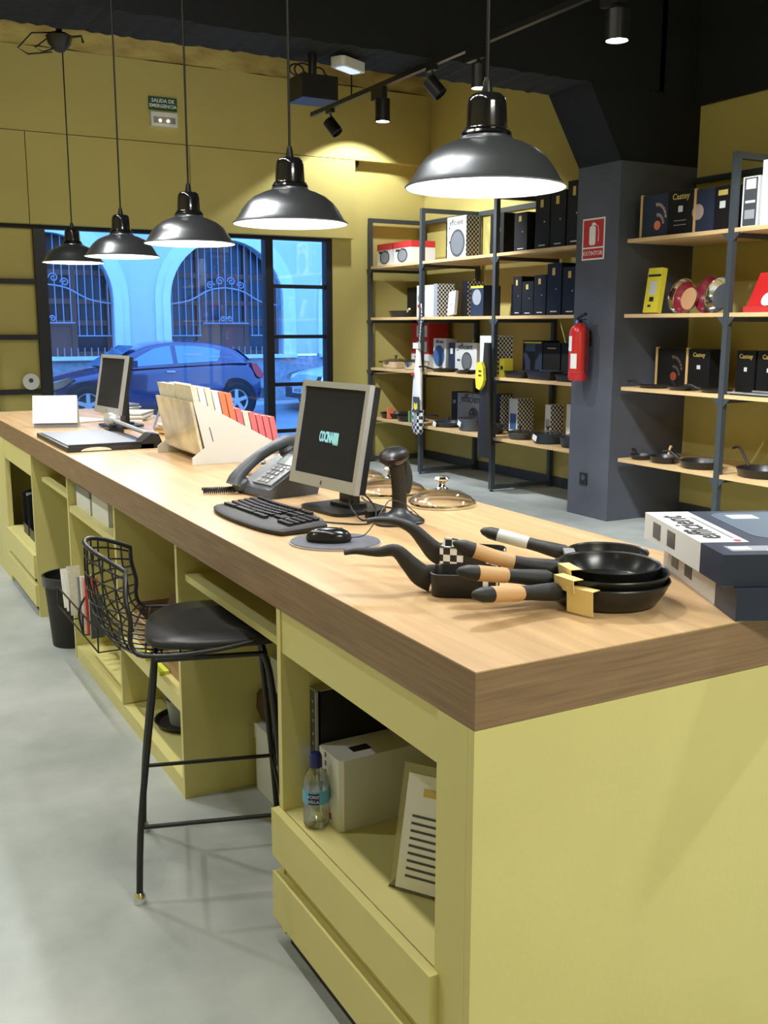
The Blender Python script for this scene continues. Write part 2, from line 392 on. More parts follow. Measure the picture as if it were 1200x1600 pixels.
# little white round notice on the frame
rs = thing('round_sticker', 'round white sticker with a small dark emblem on the black door post', 'sticker', (1.775, WY-0.001, 1.024))
lathe_o('disc', [(0, 0), (0.078, 0), (0.08, 0.004), (0, 0.004)], M_WHITE, rs, 32, Matrix.Rotation(PI/2, 4, 'X'))
lathe_o('emblem', [(0, 0.004), (0.022, 0.004), (0.022, 0.006), (0, 0.006)], M_DGREY, rs, 16, Matrix.Rotation(PI/2, 4, 'X') @ Matrix.Translation((0, 0.012, 0)))

# column with haunch and cross beam
cl = thing('trim_2', 'dark grey concrete column flaring up into the black cross beam', None, kind='structure')
boxo('shaft', (5.50, 6.23, 0, WX, 6.735, 2.83), M_COLUMN, cl, bevel=0.004)
prism_o('haunch', [(5.50, 2.83), (WX, 2.83), (WX, 3.36), (5.17, 3.36)], 'y', 6.23, 6.735, M_BLACK, cl)
# lumpy sprayed beam: grid with noise along the lower edges
b = bm_new()
n = 170; rows = [[], [], [], []]
for i in range(n+1):
    x = -2.0+(5.9+2.0)*i/n
    j1 = random.uniform(-0.008, 0.008); j2 = random.uniform(-0.008, 0.008)
    rows[0].append(b.verts.new((x, 6.23, 4.6))); rows[1].append(b.verts.new((x, 6.23, 3.362+j1)))
    rows[2].append(b.verts.new((x, 6.735, 3.362+j2))); rows[3].append(b.verts.new((x, 6.735, 4.6)))
for a, c in zip(rows, rows[1:]):
    for i in range(n): b.faces.new((a[i], a[i+1], c[i+1], c[i]))
fin('cross_beam', b, M_BLACK, cl)
b = bm_new(); add_box(b, 5.85, 6.23, 3.36, WX, 6.735, 4.6); fin('beam_end', b, M_BLACK, cl)
sk = thing('wall_socket', 'small dark double socket low on the dark column', 'socket', (5.50, 6.53, 0.315))
boxo('plate', (-0.010, -0.045, -0.05, 0, 0.045, 0.05), M_BLK, sk, bevel=0.003)
lathe_o('outlet', [(0, 0), (0.025, 0), (0.025, 0.004), (0.02, 0.004), (0.02, 0.001), (0, 0.001)], M_DGREY, sk, 20, Matrix.Translation((-0.010, 0, 0.012)) @ Matrix.Rotation(-PI/2, 4, 'Y'))

# ================================================================== STREET
b = bm_new(); add_box(b, -30, WY+0.25, -0.25, 60, 11.9, -0.03); struct('pavement', 'pale pavement in front of the shop', b, M_PAVE)
b = bm_new(); add_box(b, -30, 11.9, -0.30, 60, 18.55, -0.06); struct('street', 'blue grey asphalt street', b, M_ASPH)
b = bm_new(); add_box(b, -30, 18.55, -0.25, 60, 19.5, 0.05); struct('pavement', 'far pavement below the arched facade', b, M_PAVE)
FYY = 19.5
fc = thing('building', 'pale rendered facade with tall arched windows and iron grilles across the street', 'building', (0, FYY, 0))
centres = [0.24-3.45, 0.24, 3.69, 7.14, 10.59, 14.04, 17.49]; RR = 1.2; SPZ = 2.06; SILL = 1.0
b = bm_new()
xs0 = -8; top = 5.6
prev = xs0
NA = 20
for c in centres:
    add_box(b, prev, 0, SILL, c-RR, 0.4, top); prev = c+RR
    # spandrel above arch
    f = []; g = []; fb = []; gb = []
    for k in range(NA+1):
        a = PI - PI*k/NA; x = c+RR*math.cos(a); z = SPZ+RR*math.sin(a)
        f.append(b.verts.new((x, 0, z))); g.append(b.verts.new((x, 0, top))); fb.append(b.verts.new((x, 0.4, z)))
    for k in range(NA):
        b.faces.new((f[k], f[k+1], g[k+1], g[k])); b.faces.new((f[k], fb[k], fb[k+1], f[k+1]))
add_box(b, prev, 0, SILL, 30, 0.4, top)
fin('facade_wall', b, M_FACADE, fc)
boxo('plinth', (xs0, -0.04, -0.1, 30, 0.4, SILL-0.05), M_BASEST, fc)
boxo('upper_wall', (xs0, 0.0, top, 30, 0.4, 8.2), M_FACADE, fc)
def scroll(bm, cx, cz, r, flip, y, rad=0.012, turns=1.4):
    pts = []
    for k in range(22):
        t = k/21; a = turns*2*PI*t; rr = r*(1-0.8*t)
        pts.append((cx+flip*(r-rr*math.cos(a))-flip*r, y, cz+rr*math.sin(a)))
    add_tube(bm, pts, rad, 5)
for c in centres:
    # stone moulding: two steps round the arch
    b = bm_new()
    for (ri, ro, dy) in ((RR-0.02, RR+0.13, 0.07), (RR+0.13, RR+0.27, 0.035)):
        path = [(-1, SILL)] + [(math.cos(PI-PI*k/NA), None) for k in range(NA+1)]
        inn = [(c-ri, SILL)]+[(c+ri*math.cos(PI-PI*k/NA), SPZ+ri*math.sin(PI-PI*k/NA)) for k in range(NA+1)]+[(c+ri, SILL)]
        out = [(c-ro, SILL)]+[(c+ro*math.cos(PI-PI*k/NA), SPZ+ro*math.sin(PI-PI*k/NA)) for k in range(NA+1)]+[(c+ro, SILL)]
        I0 = [b.verts.new((p[0], -dy, p[1])) for p in inn]; O0 = [b.verts.new((p[0], -dy, p[1])) for p in out]
        I1 = [b.verts.new((p[0], 0.01, p[1])) for p in inn]; O1 = [b.verts.new((p[0], 0.01, p[1])) for p in out]
        for k in range(len(inn)-1):
            b.faces.new((I0[k], I0[k+1], O0[k+1], O0[k])); b.faces.new((O0[k], O0[k+1], O1[k+1], O1[k])); b.faces.new((I1[k], I1[k+1], I0[k+1], I0[k]))
    fin('arch_moulding', b, M_STONE, fc)
    boxo('sill', (c-RR-0.25, -0.14, SILL-0.07, c+RR+0.25, 0.1, SILL), M_STONE, fc)
    wnd = boxo('window', (c-RR-0.05, 0.33, SILL-0.02, c+RR+0.05, 0.36, SPZ+RR+0.05), M_DARKGL, fc)
    b = bm_new()
    for x in (-1.16, -0.50, 0.0, 0.50, 1.16): add_box(b, c+x-0.05, 0.27, SILL, c+x+0.05, 0.33, SPZ+math.sqrt(max(0.05, RR*RR-x*x))-0.02)
    for z in (SILL+0.03, 1.62, 2.02, 2.55): add_box(b, c-1.16, 0.28, z-0.05, c+1.16, 0.325, z+0.05)
    add_box(b, c-0.5, 0.29, SILL, c+0.5, 0.32, 1.6)
    fin('wooden_frame', b, M_OLDWOOD, wnd)
    b = bm_new()
    yg = 0.10
    for k in range(-8, 9):
        x = 0.138*k; zt = SPZ+math.sqrt(RR*RR-x*x)-0.02
        zb = 1.62 if abs(k) <= 3 else 1.38
        add_tube(b, [(c+x, yg, zb), (c+x, yg, zt)], 0.011, 5)
    add_tube(b, [(c-0.48, yg, 1.62), (c+0.48, yg, 1.62)], 0.014, 5)
    for s in (-1, 1):
        add_tube(b, [(c+s*0.52, yg, 1.38), (c+s*1.15, yg, 1.38)], 0.014, 5)
        pts = catmull([(c+s*1.18, yg, 1.98), (c+s*0.75, yg, 2.06), (c+s*0.35, yg, 2.26), (c, yg, 2.32)], 6)
        add_tube(b, pts, 0.016, 5)
        scroll(b, c+s*0.12, 2.44, 0.09, s, yg-0.02); scroll(b, c+s*0.32, 2.36, 0.08, s, yg-0.02); scroll(b, c+s*0.07, 1.70, 0.06, s, yg-0.02)
    for k in range(-9, 10):
        add_tube(b, [(c+0.125*k, yg-0.03, SILL), (c+0.125*k, yg-0.03, SILL+0.16)], 0.010, 4)
    fin('iron_grille', b, M_GRILLE, wnd)

def make_car(name, label, x0, y0, paint, face=1, plate=None):
    """x runs from the front (0) to the rear (L); near side at y=0"""
    L, W = 3.87, 1.68
    t = thing(name, label, 'car', (x0, y0, -0.06), 0)
    if face < 0: t.scale = (1, 1, 1)
    st = [0, 0.05, 0.18, 0.45, 0.75, 1.02, 1.15, 1.55, 1.95, 2.35, 2.75, 3.15, 3.42, 3.62, 3.78, 3.87]
    belt = [0.50, 0.62, 0.70, 0.77, 0.83, 0.87, 0.885, 0.91, 0.93, 0.95, 0.965, 0.985, 0.99, 0.96, 0.88, 0.70]
    sill = [0.34, 0.22, 0.20, 0.20, 0.20, 0.20, 0.20, 0.20, 0.20, 0.20, 0.20, 0.20, 0.22, 0.24, 0.28, 0.40]
    hw = [0.52, 0.66, 0.74, 0.80, 0.83, 0.84, 0.84, 0.84, 0.84, 0.84, 0.84, 0.83, 0.81, 0.77, 0.72, 0.60]
    b = bm_new(); rings = []
    for x, bz, sz, h in zip(st, belt, sill, hw):
        mid = sz+(bz-sz)*0.52
        prof = [(-h*0.90, sz), (-h*0.99, sz+0.06), (-h, mid), (-h*0.985, bz-0.10), (-h*0.95, bz-0.02), (-h*0.86, bz+0.012), (-h*0.45, bz+0.05), (0, bz+0.062)]
        prof = prof + [(-y, z) for y, z in reversed(prof[:-1])]
        rings.append([b.verts.new((x, W/2+y, z)) for y, z in prof])
    for a, c in zip(rings, rings[1:]):
        for k in range(len(a)-1): b.faces.new((a[k], a[k+1], c[k+1], c[k]))
        b.faces.new((a[-1], a[0], c[0], c[-1]))
    b.faces.new(rings[0]); b.faces.new(list(reversed(rings[-1])))
    fin('body', b, paint, t, smooth=50, sub=1)
    # greenhouse: roof shell
    gx = [0.98, 1.30, 1.62, 1.95, 2.35, 2.75, 3.10, 3.40, 3.66]
    gz = [0.90, 1.10, 1.27, 1.345, 1.375, 1.36, 1.325, 1.24, 1.00]
    gb = [0.87, 0.90, 0.92, 0.93, 0.95, 0.965, 0.98, 0.99, 0.96]
    gw = [0.66, 0.64, 0.61, 0.59, 0.58, 0.58, 0.575, 0.58, 0.62]
    b = bm_new(); rings = []
    for x, z, bb, h in zip(gx, gz, gb, gw):
        bw = 0.79
        prof = [(-bw, bb), (-(bw*0.35+h*0.65), bb+(z-bb)*0.62), (-h, z-0.035), (-h*0.85, z-0.005), (-h*0.4, z+0.015), (0, z+0.02)]
        prof = prof+[(-y, zz) for y, zz in reversed(prof[:-1])]
        rings.append([b.verts.new((x, W/2+y, zz)) for y, zz in prof])
    for a, c in zip(rings, rings[1:]):
        for k in range(len(a)-1): b.faces.new((a[k], a[k+1], c[k+1], c[k]))
    b.faces.new(rings[0]); b.faces.new(list(reversed(rings[-1])))
    fin('roof', b, paint, t, smooth=50, sub=1)
    # side windows follow the side of the cabin
    def side_y(x, z):
        import bisect
        i = min(max(bisect.bisect(gx, x)-1, 0), len(gx)-2); f = (x-gx[i])/(gx[i+1]-gx[i])
        zt = gz[i]+(gz[i+1]-gz[i])*f; bb = gb[i]+(gb[i+1]-gb[i])*f; h = gw[i]+(gw[i+1]-gw[i])*f
        u = min(max((z-bb)/(zt-0.035-bb), 0), 1); return -(0.79+(h-0.79)*u)
    for s in (-1, 1):
        for nm, poly in (('side_window', [(1.30, 0.945), (1.62, 1.13), (1.88, 1.25), (2.12, 1.29), (2.16, 1.29), (2.16, 0.985)]),
                         ('quarter_window', [(2.24, 0.99), (2.24, 1.295), (2.60, 1.285), (2.92, 1.25), (3.05, 1.20), (3.02, 1.10), (2.95, 1.02)])):
            bb_ = bm_new(); vs = [bb_.verts.new((x, W/2+s*(-side_y(x, z)+0.014), z)) for x, z in poly]
            ins = [bb_.verts.new((x, W/2+s*(-side_y(x, z)-0.02), z)) for x, z in poly]
            bb_.faces.new(vs)
            for k in range(len(vs)): bb_.faces.new((vs[k], vs[(k+1) % len(vs)], ins[(k+1) % len(vs)], ins[k]))
            fin(nm, bb_, M_CARGLASS, t)
    # windscreen
    b = bm_new()
    ws = [(1.03, -0.60, 0.94), (1.58, -0.52, 1.275), (1.58, 0.52, 1.275), (1.03, 0.60, 0.94)]
    b.faces.new([b.verts.new((x-0.02, W/2+y, z+0.012)) for x, y, z in ws]); fin('windscreen', b, M_CARGLASS, t, solid=0.006)
    b = bm_new()
    b.faces.new([b.verts.new((x, W/2+y, z)) for x, y, z in [(3.44, -0.50, 1.22), (3.675, -0.55, 1.02), (3.675, 0.55, 1.02), (3.44, 0.50, 1.22)]]); fin('rear_window', b, M_CARGLASS, t, solid=0.006)
    for s in (-1, 1):
        for wx in (0.68, 3.27):
            Mw = Matrix.Translation((wx, W/2+s*0.80, 0.325)) @ Matrix.Rotation(-s*PI/2, 4, 'X')
            arch = lathe_o('wheel_arch', [(0, -0.20), (0.37, -0.20), (0.385, 0.022), (0.33, 0.027), (0, 0.027)], M_TYRE, t, 32, Matrix.Translation((wx, W/2+s*0.80, 0.345)) @ Matrix.Rotation(-s*PI/2, 4, 'X'))
            tyre = lathe_o('wheel', [(0.205, 0.0), (0.215, 0.05), (0.24, 0.062), (0.30, 0.055), (0.325, 0.02), (0.325, -0.12), (0.2, -0.12)], M_TYRE, t, 32, Mw)
            b = bm_new()
            add_lathe(b, [(0.185, 0.03), (0.21, 0.055), (0.212, 0.03), (0.19, 0.01)], 32, Mw, True)
            add_lathe(b, [(0, 0.05), (0.05, 0.048), (0.06, 0.02), (0, 0.015)], 16, Mw)
            for k in range(5):
                add_box(b, -0.032, 0.03, 0.025, 0.032, 0.20, 0.045, Mw @ Matrix.Rotation(2*PI*k/5, 4, 'Z'))
            fin('hubcap', b, M_SILVER, tyre)
    for s in (-1, 1):
        b = bm_new(); add_box(b, -0.09, -0.10, -0.06, 0.06, 0.08, 0.06, Matrix.Translation((1.42, W/2+s*0.92, 1.0))); fin('mirror', b, paint, t, bevel=0.03)
        b = bm_new(); add_box(b, 2.02, W/2+s*0.842-0.012, 0.845, 2.17, W/2+s*0.842+0.012, 0.875); fin('door_handle', b, M_SILVER, t, bevel=0.008)
        b = bm_new(); add_box(b, 0.95, W/2+s*0.838-0.012, 0.55, 2.85, W/2+s*0.838+0.012, 0.575); fin('side_moulding', b, paint, t, bevel=0.004)
        b = bm_new(); add_prism(b, [(0.06, 0.60), (0.10, 0.70), (0.42, 0.78), (0.50, 0.765), (0.30, 0.64), (0.10, 0.58)], 'y', W/2+s*0.60, W/2+s*0.795); fin('headlight', b, M_STEEL, t, bevel=0.01)
        b = bm_new(); add_prism(b, [(3.60, 0.98), (3.70, 0.97), (3.82, 0.78), (3.80, 0.70), (3.70, 0.74), (3.62, 0.88)], 'y', W/2+s*0.55, W/2+s*0.765); fin('tail_light', b, M_RED, t, bevel=0.01)
    b = bm_new(); add_box(b, -0.03, W/2-0.62, 0.26, 0.10, W/2+0.62, 0.46); fin('front_bumper', b, M_DGREY, t, bevel=0.03)
    b = bm_new(); add_box(b, 3.80, W/2-0.62, 0.34, 3.90, W/2+0.62, 0.52); fin('rear_bumper', b, M_DGREY, t, bevel=0.03)
    if plate:
        p = boxo('number_plate', (-0.045, W/2-0.26, 0.36, -0.03, W/2+0.26, 0.47), M_PAPER, t)
        lettering(plate, 0.10, M_TEXTK, p, (-0.047, W/2, 0.415), (0, -1, 0), (0, 0, 1))
    return t
make_car('car', 'dark blue three door hatchback parked outside the shop window', 3.08, 17.0, M_CARBLUE)
make_car('car', 'pale car parked behind the blue hatchback, mostly hidden by the near monitor', 7.95, 17.0, M_CARWHITE, plate='6418 BF')

# ================================================================== COUNTER
CX0, CX1, CY0, CY1 = 0.914, 1.855, 1.343, 7.20
wt = thing('worktop', 'long thick oak worktop running the length of the yellow counter', 'worktop', (CX0, CY0, 0.895))
bb_ = boxo('top_board', (0.0, 0.0, 0.1025, CX1-CX0, CY1-CY0, 0.105), M_OAK, wt)
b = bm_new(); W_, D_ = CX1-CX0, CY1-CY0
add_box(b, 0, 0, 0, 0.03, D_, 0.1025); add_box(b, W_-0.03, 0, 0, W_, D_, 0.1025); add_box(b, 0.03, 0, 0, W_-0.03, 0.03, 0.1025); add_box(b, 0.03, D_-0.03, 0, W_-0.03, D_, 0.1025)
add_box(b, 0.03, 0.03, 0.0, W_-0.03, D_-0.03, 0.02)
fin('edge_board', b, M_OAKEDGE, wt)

def cab(name, label, y0, y1): return thing(name, label, 'cabinet', (0, y0, 0))
def drawerf(parent, y0, y1, z0, z1, x=0.894):
    d = boxo('drawer', (x, y0, z0, x+0.022, y1, z1), M_YCAB, parent, bevel=0.003)
    return d
TOPZ = 0.894
# near cabinet
nc = cab('cabinet', 'yellow cabinet at the near counter end with open niche and two drawers', CY0, 2.21)
L = 2.21-CY0
boxo('end_panel', (CX0, 0, 0, CX1, 0.02, TOPZ), M_YCAB, nc, bevel=0.002)
boxo('stile', (CX0, 0.0205, 0, CX0+0.03, 0.12, TOPZ), M_YCAB, nc, bevel=0.002)
boxo('side_panel', (CX0, L-0.022, 0.03, 1.45, L, TOPZ), M_YCAB, nc, bevel=0.001)
boxo('apron', (CX0+0.004, 0.1205, 0.787, CX0+0.028, L-0.023, TOPZ), M_YCAB, nc, bevel=0.002)
boxo('shelf', (CX0+0.006, 0.1205, 0.350, 1.44, L-0.023, 0.370), M_YCAB, nc)
boxo('back_panel', (1.445, 0.021, 0.03, 1.465, L-0.0225, TOPZ), M_YCAB, nc)
drawerf(nc, 0.105, L+0.008, 0.245, 0.372); drawerf(nc, 0.105, L+0.008, 0.072, 0.200)
boxo('drawer_body', (CX0+0.004, 0.121, 0.06, 1.40, L-0.023, 0.345), M_YCAB, nc)
boxo('kick', (CX0+0.015, 0.121, 0, CX0+0.035, L-0.023, 0.058), M_BLKM, nc)
# pencil shelf in the knee space
boxo_ps = thing('pencil_shelf', 'thin yellow shelf under the worktop above the stool', 'shelf', (0, 2.212, 0))
boxo('board', (0.965, 0, 0.758, 1.45, 0.885, 0.780), M_YCAB, boxo_ps, bevel=0.001)
boxo('back_panel', (1.45, 0, 0.758, 1.47, 0.885, TOPZ), M_YCAB, boxo_ps)
# middle cabinet
mc = cab('cabinet', 'open yellow middle cabinet beside the stool with divided shelves', 3.10, 4.80)
XM = 0.94
for yy in (0, 0.80, 1.678): boxo('side_panel' if yy != 0.80 else 'divider', (XM, yy, 0.0 if yy != 0.8 else 0.065, 1.47, yy+0.022, TOPZ), M_YCAB, mc, bevel=0.001)
boxo('back_panel', (1.47, 0, 0, 1.49, 1.70, TOPZ), M_YCAB, mc)
boxo('bottom_board', (XM+0.003, 0.023, 0.0, 1.469, 1.677, 0.062), M_YCAB, mc, bevel=0.001)
boxo('shelf', (XM+0.004, 0.023, 0.300, 1.469, 0.799, 0.352), M_YCAB, mc, bevel=0.001)
boxo('shelf', (XM+0.004, 0.823, 0.715, 1.469, 1.677, 0.745), M_YCAB, mc, bevel=0.001)
# far pencil shelf and far cabinet
fp = thing('pencil_shelf', 'thin yellow shelf under the worktop above the waste bin', 'shelf', (0, 4.802, 0))
boxo('board', (0.965, 0, 0.752, 1.45, 0.765, 0.774), M_YCAB, fp, bevel=0.001)
boxo('back_panel', (1.45, 0, 0.03, 1.47, 0.765, TOPZ), M_YCAB, fp)
fcab = cab('cabinet', 'yellow cabinet at the far counter end holding black file racks', 5.57, 7.19)
boxo('side_panel', (CX0, 0, 0, 1.45, 0.022, TOPZ), M_YCAB, fcab, bevel=0.001)
boxo('stile', (CX0, 0.93, 0, CX0+0.03, 1.30, TOPZ), M_YCAB, fcab)
boxo('end_panel', (CX0, 1.305, 0, CX1, 1.62, TOPZ), M_YCAB, fcab)
boxo('apron', (CX0+0.004, 0.0225, 0.775, CX0+0.028, 0.929, TOPZ), M_YCAB, fcab)
boxo('shelf', (CX0+0.006, 0.0225, 0.33, 1.44, 0.929, 0.35), M_YCAB, fcab)
boxo('back_panel', (1.445, 0.0225, 0.03, 1.465, 1.30, TOPZ), M_YCAB, fcab)
drawerf(fcab, 0.01, 0.92, 0.215, 0.345, x=0.900); drawerf(fcab, 0.01, 0.92, 0.06, 0.180, x=0.900)
boxo('kick', (CX0+0.02, 0.0225, 0, CX0+0.04, 0.929, 0.055), M_BLKM, fcab)
bp = thing('counter_panel', 'long yellow panel closing the customer side of the counter', 'panel', (0, CY0+0.021, 0))
boxo('board', (CX1-0.025, 0, 0, CX1-0.003, 5.28, TOPZ), M_YCAB, bp)

# ================================================================== SHELVING ALONG THE RIGHT WALL
SZ = [0.528, 1.10, 1.668, 2.238]
def shelving(label, frames, bays, back, z1):
    t = thing('shelving_unit', label, 'shelving', (5.53, 0, 0))
    q = 0.022
    for y in frames:
        b = bm_new()
        add_box(b, 0, y-q, 0.02, 2*q, y+q, z1); add_box(b, 0.70, y-q, 0.0, 0.70+2*q, y+q, z1)
        add_box(b, 2*q, y-q, z1-0.044, 0.70, y+q, z1); add_box(b, 2*q, y-q, 0.02, 0.70, y+q, 0.06)
        for z in SZ: add_box(b, 2*q, y-q+0.004, z-0.062, 0.70, y+q-0.004, z-0.030)
        f = fin('upright_frame', b, M_FRAME, t, bevel=0.002)
        lathe_o('foot', [(0, 0), (0.02, 0), (0.02, 0.008), (0.006, 0.012), (0.006, 0.021), (0, 0.021)], M_BLK, f, 12, Matrix.Translation((q, y, 0)))
        for z in SZ:
            for sy in (-1, 1):
                b = bm_new(); add_prism(b, [(y+sy*q, z-0.029), (y+sy*(q+0.06), z-0.029), (y+sy*q, z-0.09)], 'x', 0.004, 0.012); fin('bracket', b, M_FRAME, f)
    for ya, yb in bays:
        for z in SZ: boxo('shelf', (0.01, ya, z-0.028, 0.73, yb, z), M_SHELF, t, bevel=0.001)
    for ya, yb in back: boxo('back_rail', (0.702, ya, z1-0.044, 0.74, yb, z1), M_FRAME, t)
shelving('dark steel and light wood shelving between the window corner and the column', (10.44, 9.29, 7.95), ((9.315, 10.41), (7.975, 9.265), (6.75, 7.925)), ((9.313, 10.417), (7.973, 9.267), (6.75, 7.927)), 2.77)
shelving('dark steel and light wood shelving right of the column', (5.13, 3.75), ((5.155, 6.17), (3.78, 5.105)), ((5.153, 6.20), (3.773, 5.107)), 2.74)

# ---------------- boxes on the shelves
def pbox(label, y0, y1, z, h, d, m, x=5.60, side=None, front=None, name='product_box', band=None, edge=None, rz=0, group=None):
    """carton facing -X; front: list of (kind, args) prints"""
    w = y1-y0; lay = 0
    t = thing(name, label, 'box', (x, (y0+y1)/2, z+0.001), rz, group)
    boxo('carton', (0, -w/2, 0, d, w/2, h), m, t, bevel=0.002)
    if side: boxo('printed_side', (0.004, -w/2-0.002, 0.004, d-0.004, -w/2-0.0005, h-0.004), side, t)
    if band: boxo('lid_band', (-0.002, -w/2-0.002, h*0.72, d, w/2+0.002, h+0.002), band, t)
    if edge: boxo('side_strip', (-0.003, w/2-0.001, 0, 0.02, w/2+0.022, h+0.01), edge, t)
    for f in (front or []):
        k = f[0]; lay += 0.0003
        if k == 'text': lettering(f[1], f[2], f[3], t, (-0.0015, f[4]*w, f[5]*h), (0, -1, 0), (0, 0, 1), sx=f[6] if len(f) > 6 else 1, bold=0.0008)
        if k == 'vtext': lettering(f[1], f[2], f[3], t, (-0.0015, f[4]*w, f[5]*h), (0, 0, 1), (0, 1, 0))
        if k == 'rect': boxo('printed_patch', (-0.0012-lay, (f[2]-f[4]/2)*w, (f[3]-f[5]/2)*h, -0.0003, (f[2]+f[4]/2)*w, (f[3]+f[5]/2)*h), f[1], t)
        if k == 'disc':
            lathe_o('printed_pan', [(0, 0), (f[2], 0), (f[2], 0.0012+lay), (0, 0.0012+lay)], f[1], t, 24, Matrix.Translation((-0.0006, f[3]*w, f[4]*h)) @ Matrix.Diagonal((1, f[5] if len(f) > 5 else 1, 1, 1)) @ Matrix.Rotation(-PI/2, 4, 'Y'))
    return t
def eff(sz, w, dark=M_DGREY, rd=0.11):
    return [('text', 'efficient', sz, M_TEXTK, 0.02, 0.86), ('rect', M_TEXTK, 0.38, 0.74, 0.07, 0.04), ('disc', dark, rd, -0.05, 0.36), ('rect', dark, 0.33, 0.40, 0.14, 0.07), ('disc', mat('pan_picture', (0.13, 0.14, 0.16), 0.5), rd*0.82, -0.05, 0.36)]
# top shelf
z = SZ[3]
for a, c, l in ((10.02, 10.36, 'left red topped white pan box on the top shelf of the window bay'), (9.60, 9.98, 'right red topped white pan box on the top shelf of the window bay')):
    pbox(l, a, c, z, 0.235, 0.30, M_BOXWH, band=M_REDP, front=[('disc', M_DGREY, 0.075, 0, 0.38, 1.5), ('disc', M_GREY, 0.06, 0, 0.38, 1.5), ('rect', M_TEXTK, 0.28, 0.62, 0.22, 0.10), ('text', 'Tres', 0.045, M_TEXTK, -0.1, 0.62)])
pbox('slim black box behind the white pan box on the top shelf', 8.90, 9.00, z, 0.37, 0.2, M_BOXBLK, x=5.66, front=[('rect', M_BOXWH, 0, 0.7, 0.5, 0.12), ('rect', M_BOXWH, 0, 0.3, 0.5, 0.08)])
pbox('tall white box with big pan picture and checked side, top shelf', 8.54, 8.88, z, 0.40, 0.16, M_BOXWH, side=M_CHECK, front=eff(0.078, 0.34, rd=0.135))
pbox('black box behind the apron post on the top shelf', 8.02, 8.24, z, 0.38, 0.2, M_BOXBLK, x=5.68, front=[('rect', M_GOLD, -0.2, 0.6, 0.1, 0.1)])
def blackbox(lbl, y0, y1, z, h, d=0.2, m=M_BOXBLK, x=5.60):
    return pbox(lbl, y0, y1, z, h, d, m, x=x, group='tall black cookware boxes', front=[('rect', M_GOLD, 0.05, 0.84, 0.20, 0.14), ('rect', M_BOXGREY, -0.15, 0.5, 0.08, 0.03), ('rect', M_BOXWH, 0.0, 0.07, 0.45, 0.022)])
blackbox('black box standing alone mid top shelf left of the column', 7.55, 7.74, z, 0.34)
blackbox('tall black box with gold label, third from the column on the top shelf', 7.23, 7.43, z, 0.46)
blackbox('tall black box with gold label, second from the column on the top shelf', 7.01, 7.215, z, 0.47)
blackbox('tallest black box against the column on the top shelf', 6.80, 6.99, z, 0.53)
# third shelf
z = SZ[2]
pbox('wide black box at the back of the window bay above the flat wok', 10.02, 10.37, z, 0.34, 0.16, M_BOXBLK, x=6.0)
pbox('pale white pan box with red mark above the white apron', 9.36, 9.78, z, 0.34, 0.2, M_BOXWH, x=5.78, front=[('rect', M_REDP, 0.35, 0.35, 0.2, 0.1), ('disc', M_BOXGREY, 0.04, 0.35, 0.6)])
pbox('narrow grey box with wide checked side, left of its twin', 9.06, 9.13, z, 0.335, 0.21, M_BOXGREY, side=M_CHECK)
pbox('narrow dark box with wide checked side behind the leaning white card', 8.62, 8.72, z, 0.35, 0.19, M_BOXBLK, x=5.68, side=M_CHECK)
t = pbox('slim white box leaning against the checked box', 8.68, 8.80, z, 0.24, 0.035, M_BOXWH, x=5.56, front=[('rect', M_BOXGREY, 0, 0.45, 0.25, 0.1), ('rect', M_BOXGREY, 0, 0.85, 0.3, 0.05)]); t.rotation_euler = (math.radians(-8), math.radians(10), 0); t.location.z += 0.016
pbox('dark box with bright yellow top beside the checked box', 8.22, 8.44, z, 0.29, 0.2, M_BOXNAVY, band=None, front=[('rect', M_YELLOW, 0, 0.955, 0.98, 0.07), ('disc', M_BOXGREY, 0.075, 0, 0.62)])
pbox('dark box right behind the black apron post on the third shelf', 7.76, 7.90, z, 0.29, 0.2, M_BOXBLK, x=5.70)
blackbox('black box with gold label, fifth from the column on the third shelf', 7.61, 7.85-0.11, z, 0.35)
blackbox('lower black box with gold label, fourth from the column on the third shelf', 7.43, 7.60, z, 0.30)
blackbox('black box with gold label, third from the column on the third shelf', 7.25, 7.42, z, 0.35)
blackbox('tall black box with gold label, second from the column on the third shelf', 7.04, 7.235, z, 0.44)
blackbox('black box against the column on the third shelf', 6.82, 7.02, z, 0.40)
# second shelf
z = SZ[1]
for i, (zz, hh, lb) in enumerate(((0.0, 0.16, 'lowest'), (0.162, 0.16, 'middle'), (0.324, 0.18, 'topmost'))):
    pbox('%s red and white box of the stack behind the white apron' % lb, 9.80, 10.18, z+zz, hh, 0.26, M_REDP if i != 0 else M_BOXWH, x=5.95, group='stacked red and white boxes', front=[('rect', M_BOXWH, -0.1, 0.5, 0.6, 0.7), ('disc', M_BOXGREY, 0.05, -0.1, 0.45, 1.4)])
pbox('white box with round blue pan picture on the second shelf', 9.325, 9.58, z, 0.34, 0.14, M_BOXWH, x=5.88, front=[('disc', M_BLUEP, 0.115, 0.05, 0.45), ('text', 'efficient', 0.05, M_TEXTK, 0, 0.9)])
pbox('narrow dark box between two white pan boxes on the second shelf', 9.15, 9.27, z, 0.30, 0.2, M_BOXNAVY, x=5.88, front=[('rect', M_BOXWH, 0, 0.7, 0.4, 0.2)])
pbox('white box lettered efficient with dark pan picture, second shelf', 8.73, 9.14, z, 0.30, 0.14, M_BOXWH, x=5.88, front=eff(0.085, 0.38, rd=0.098))
pbox('white box with checked side half hidden by the black apron', 8.02, 8.29, z, 0.38, 0.2, M_BOXWH, x=5.62, side=M_CHECK, front=[('disc', M_BOXNAVY, 0.07, -0.1, 0.4)])
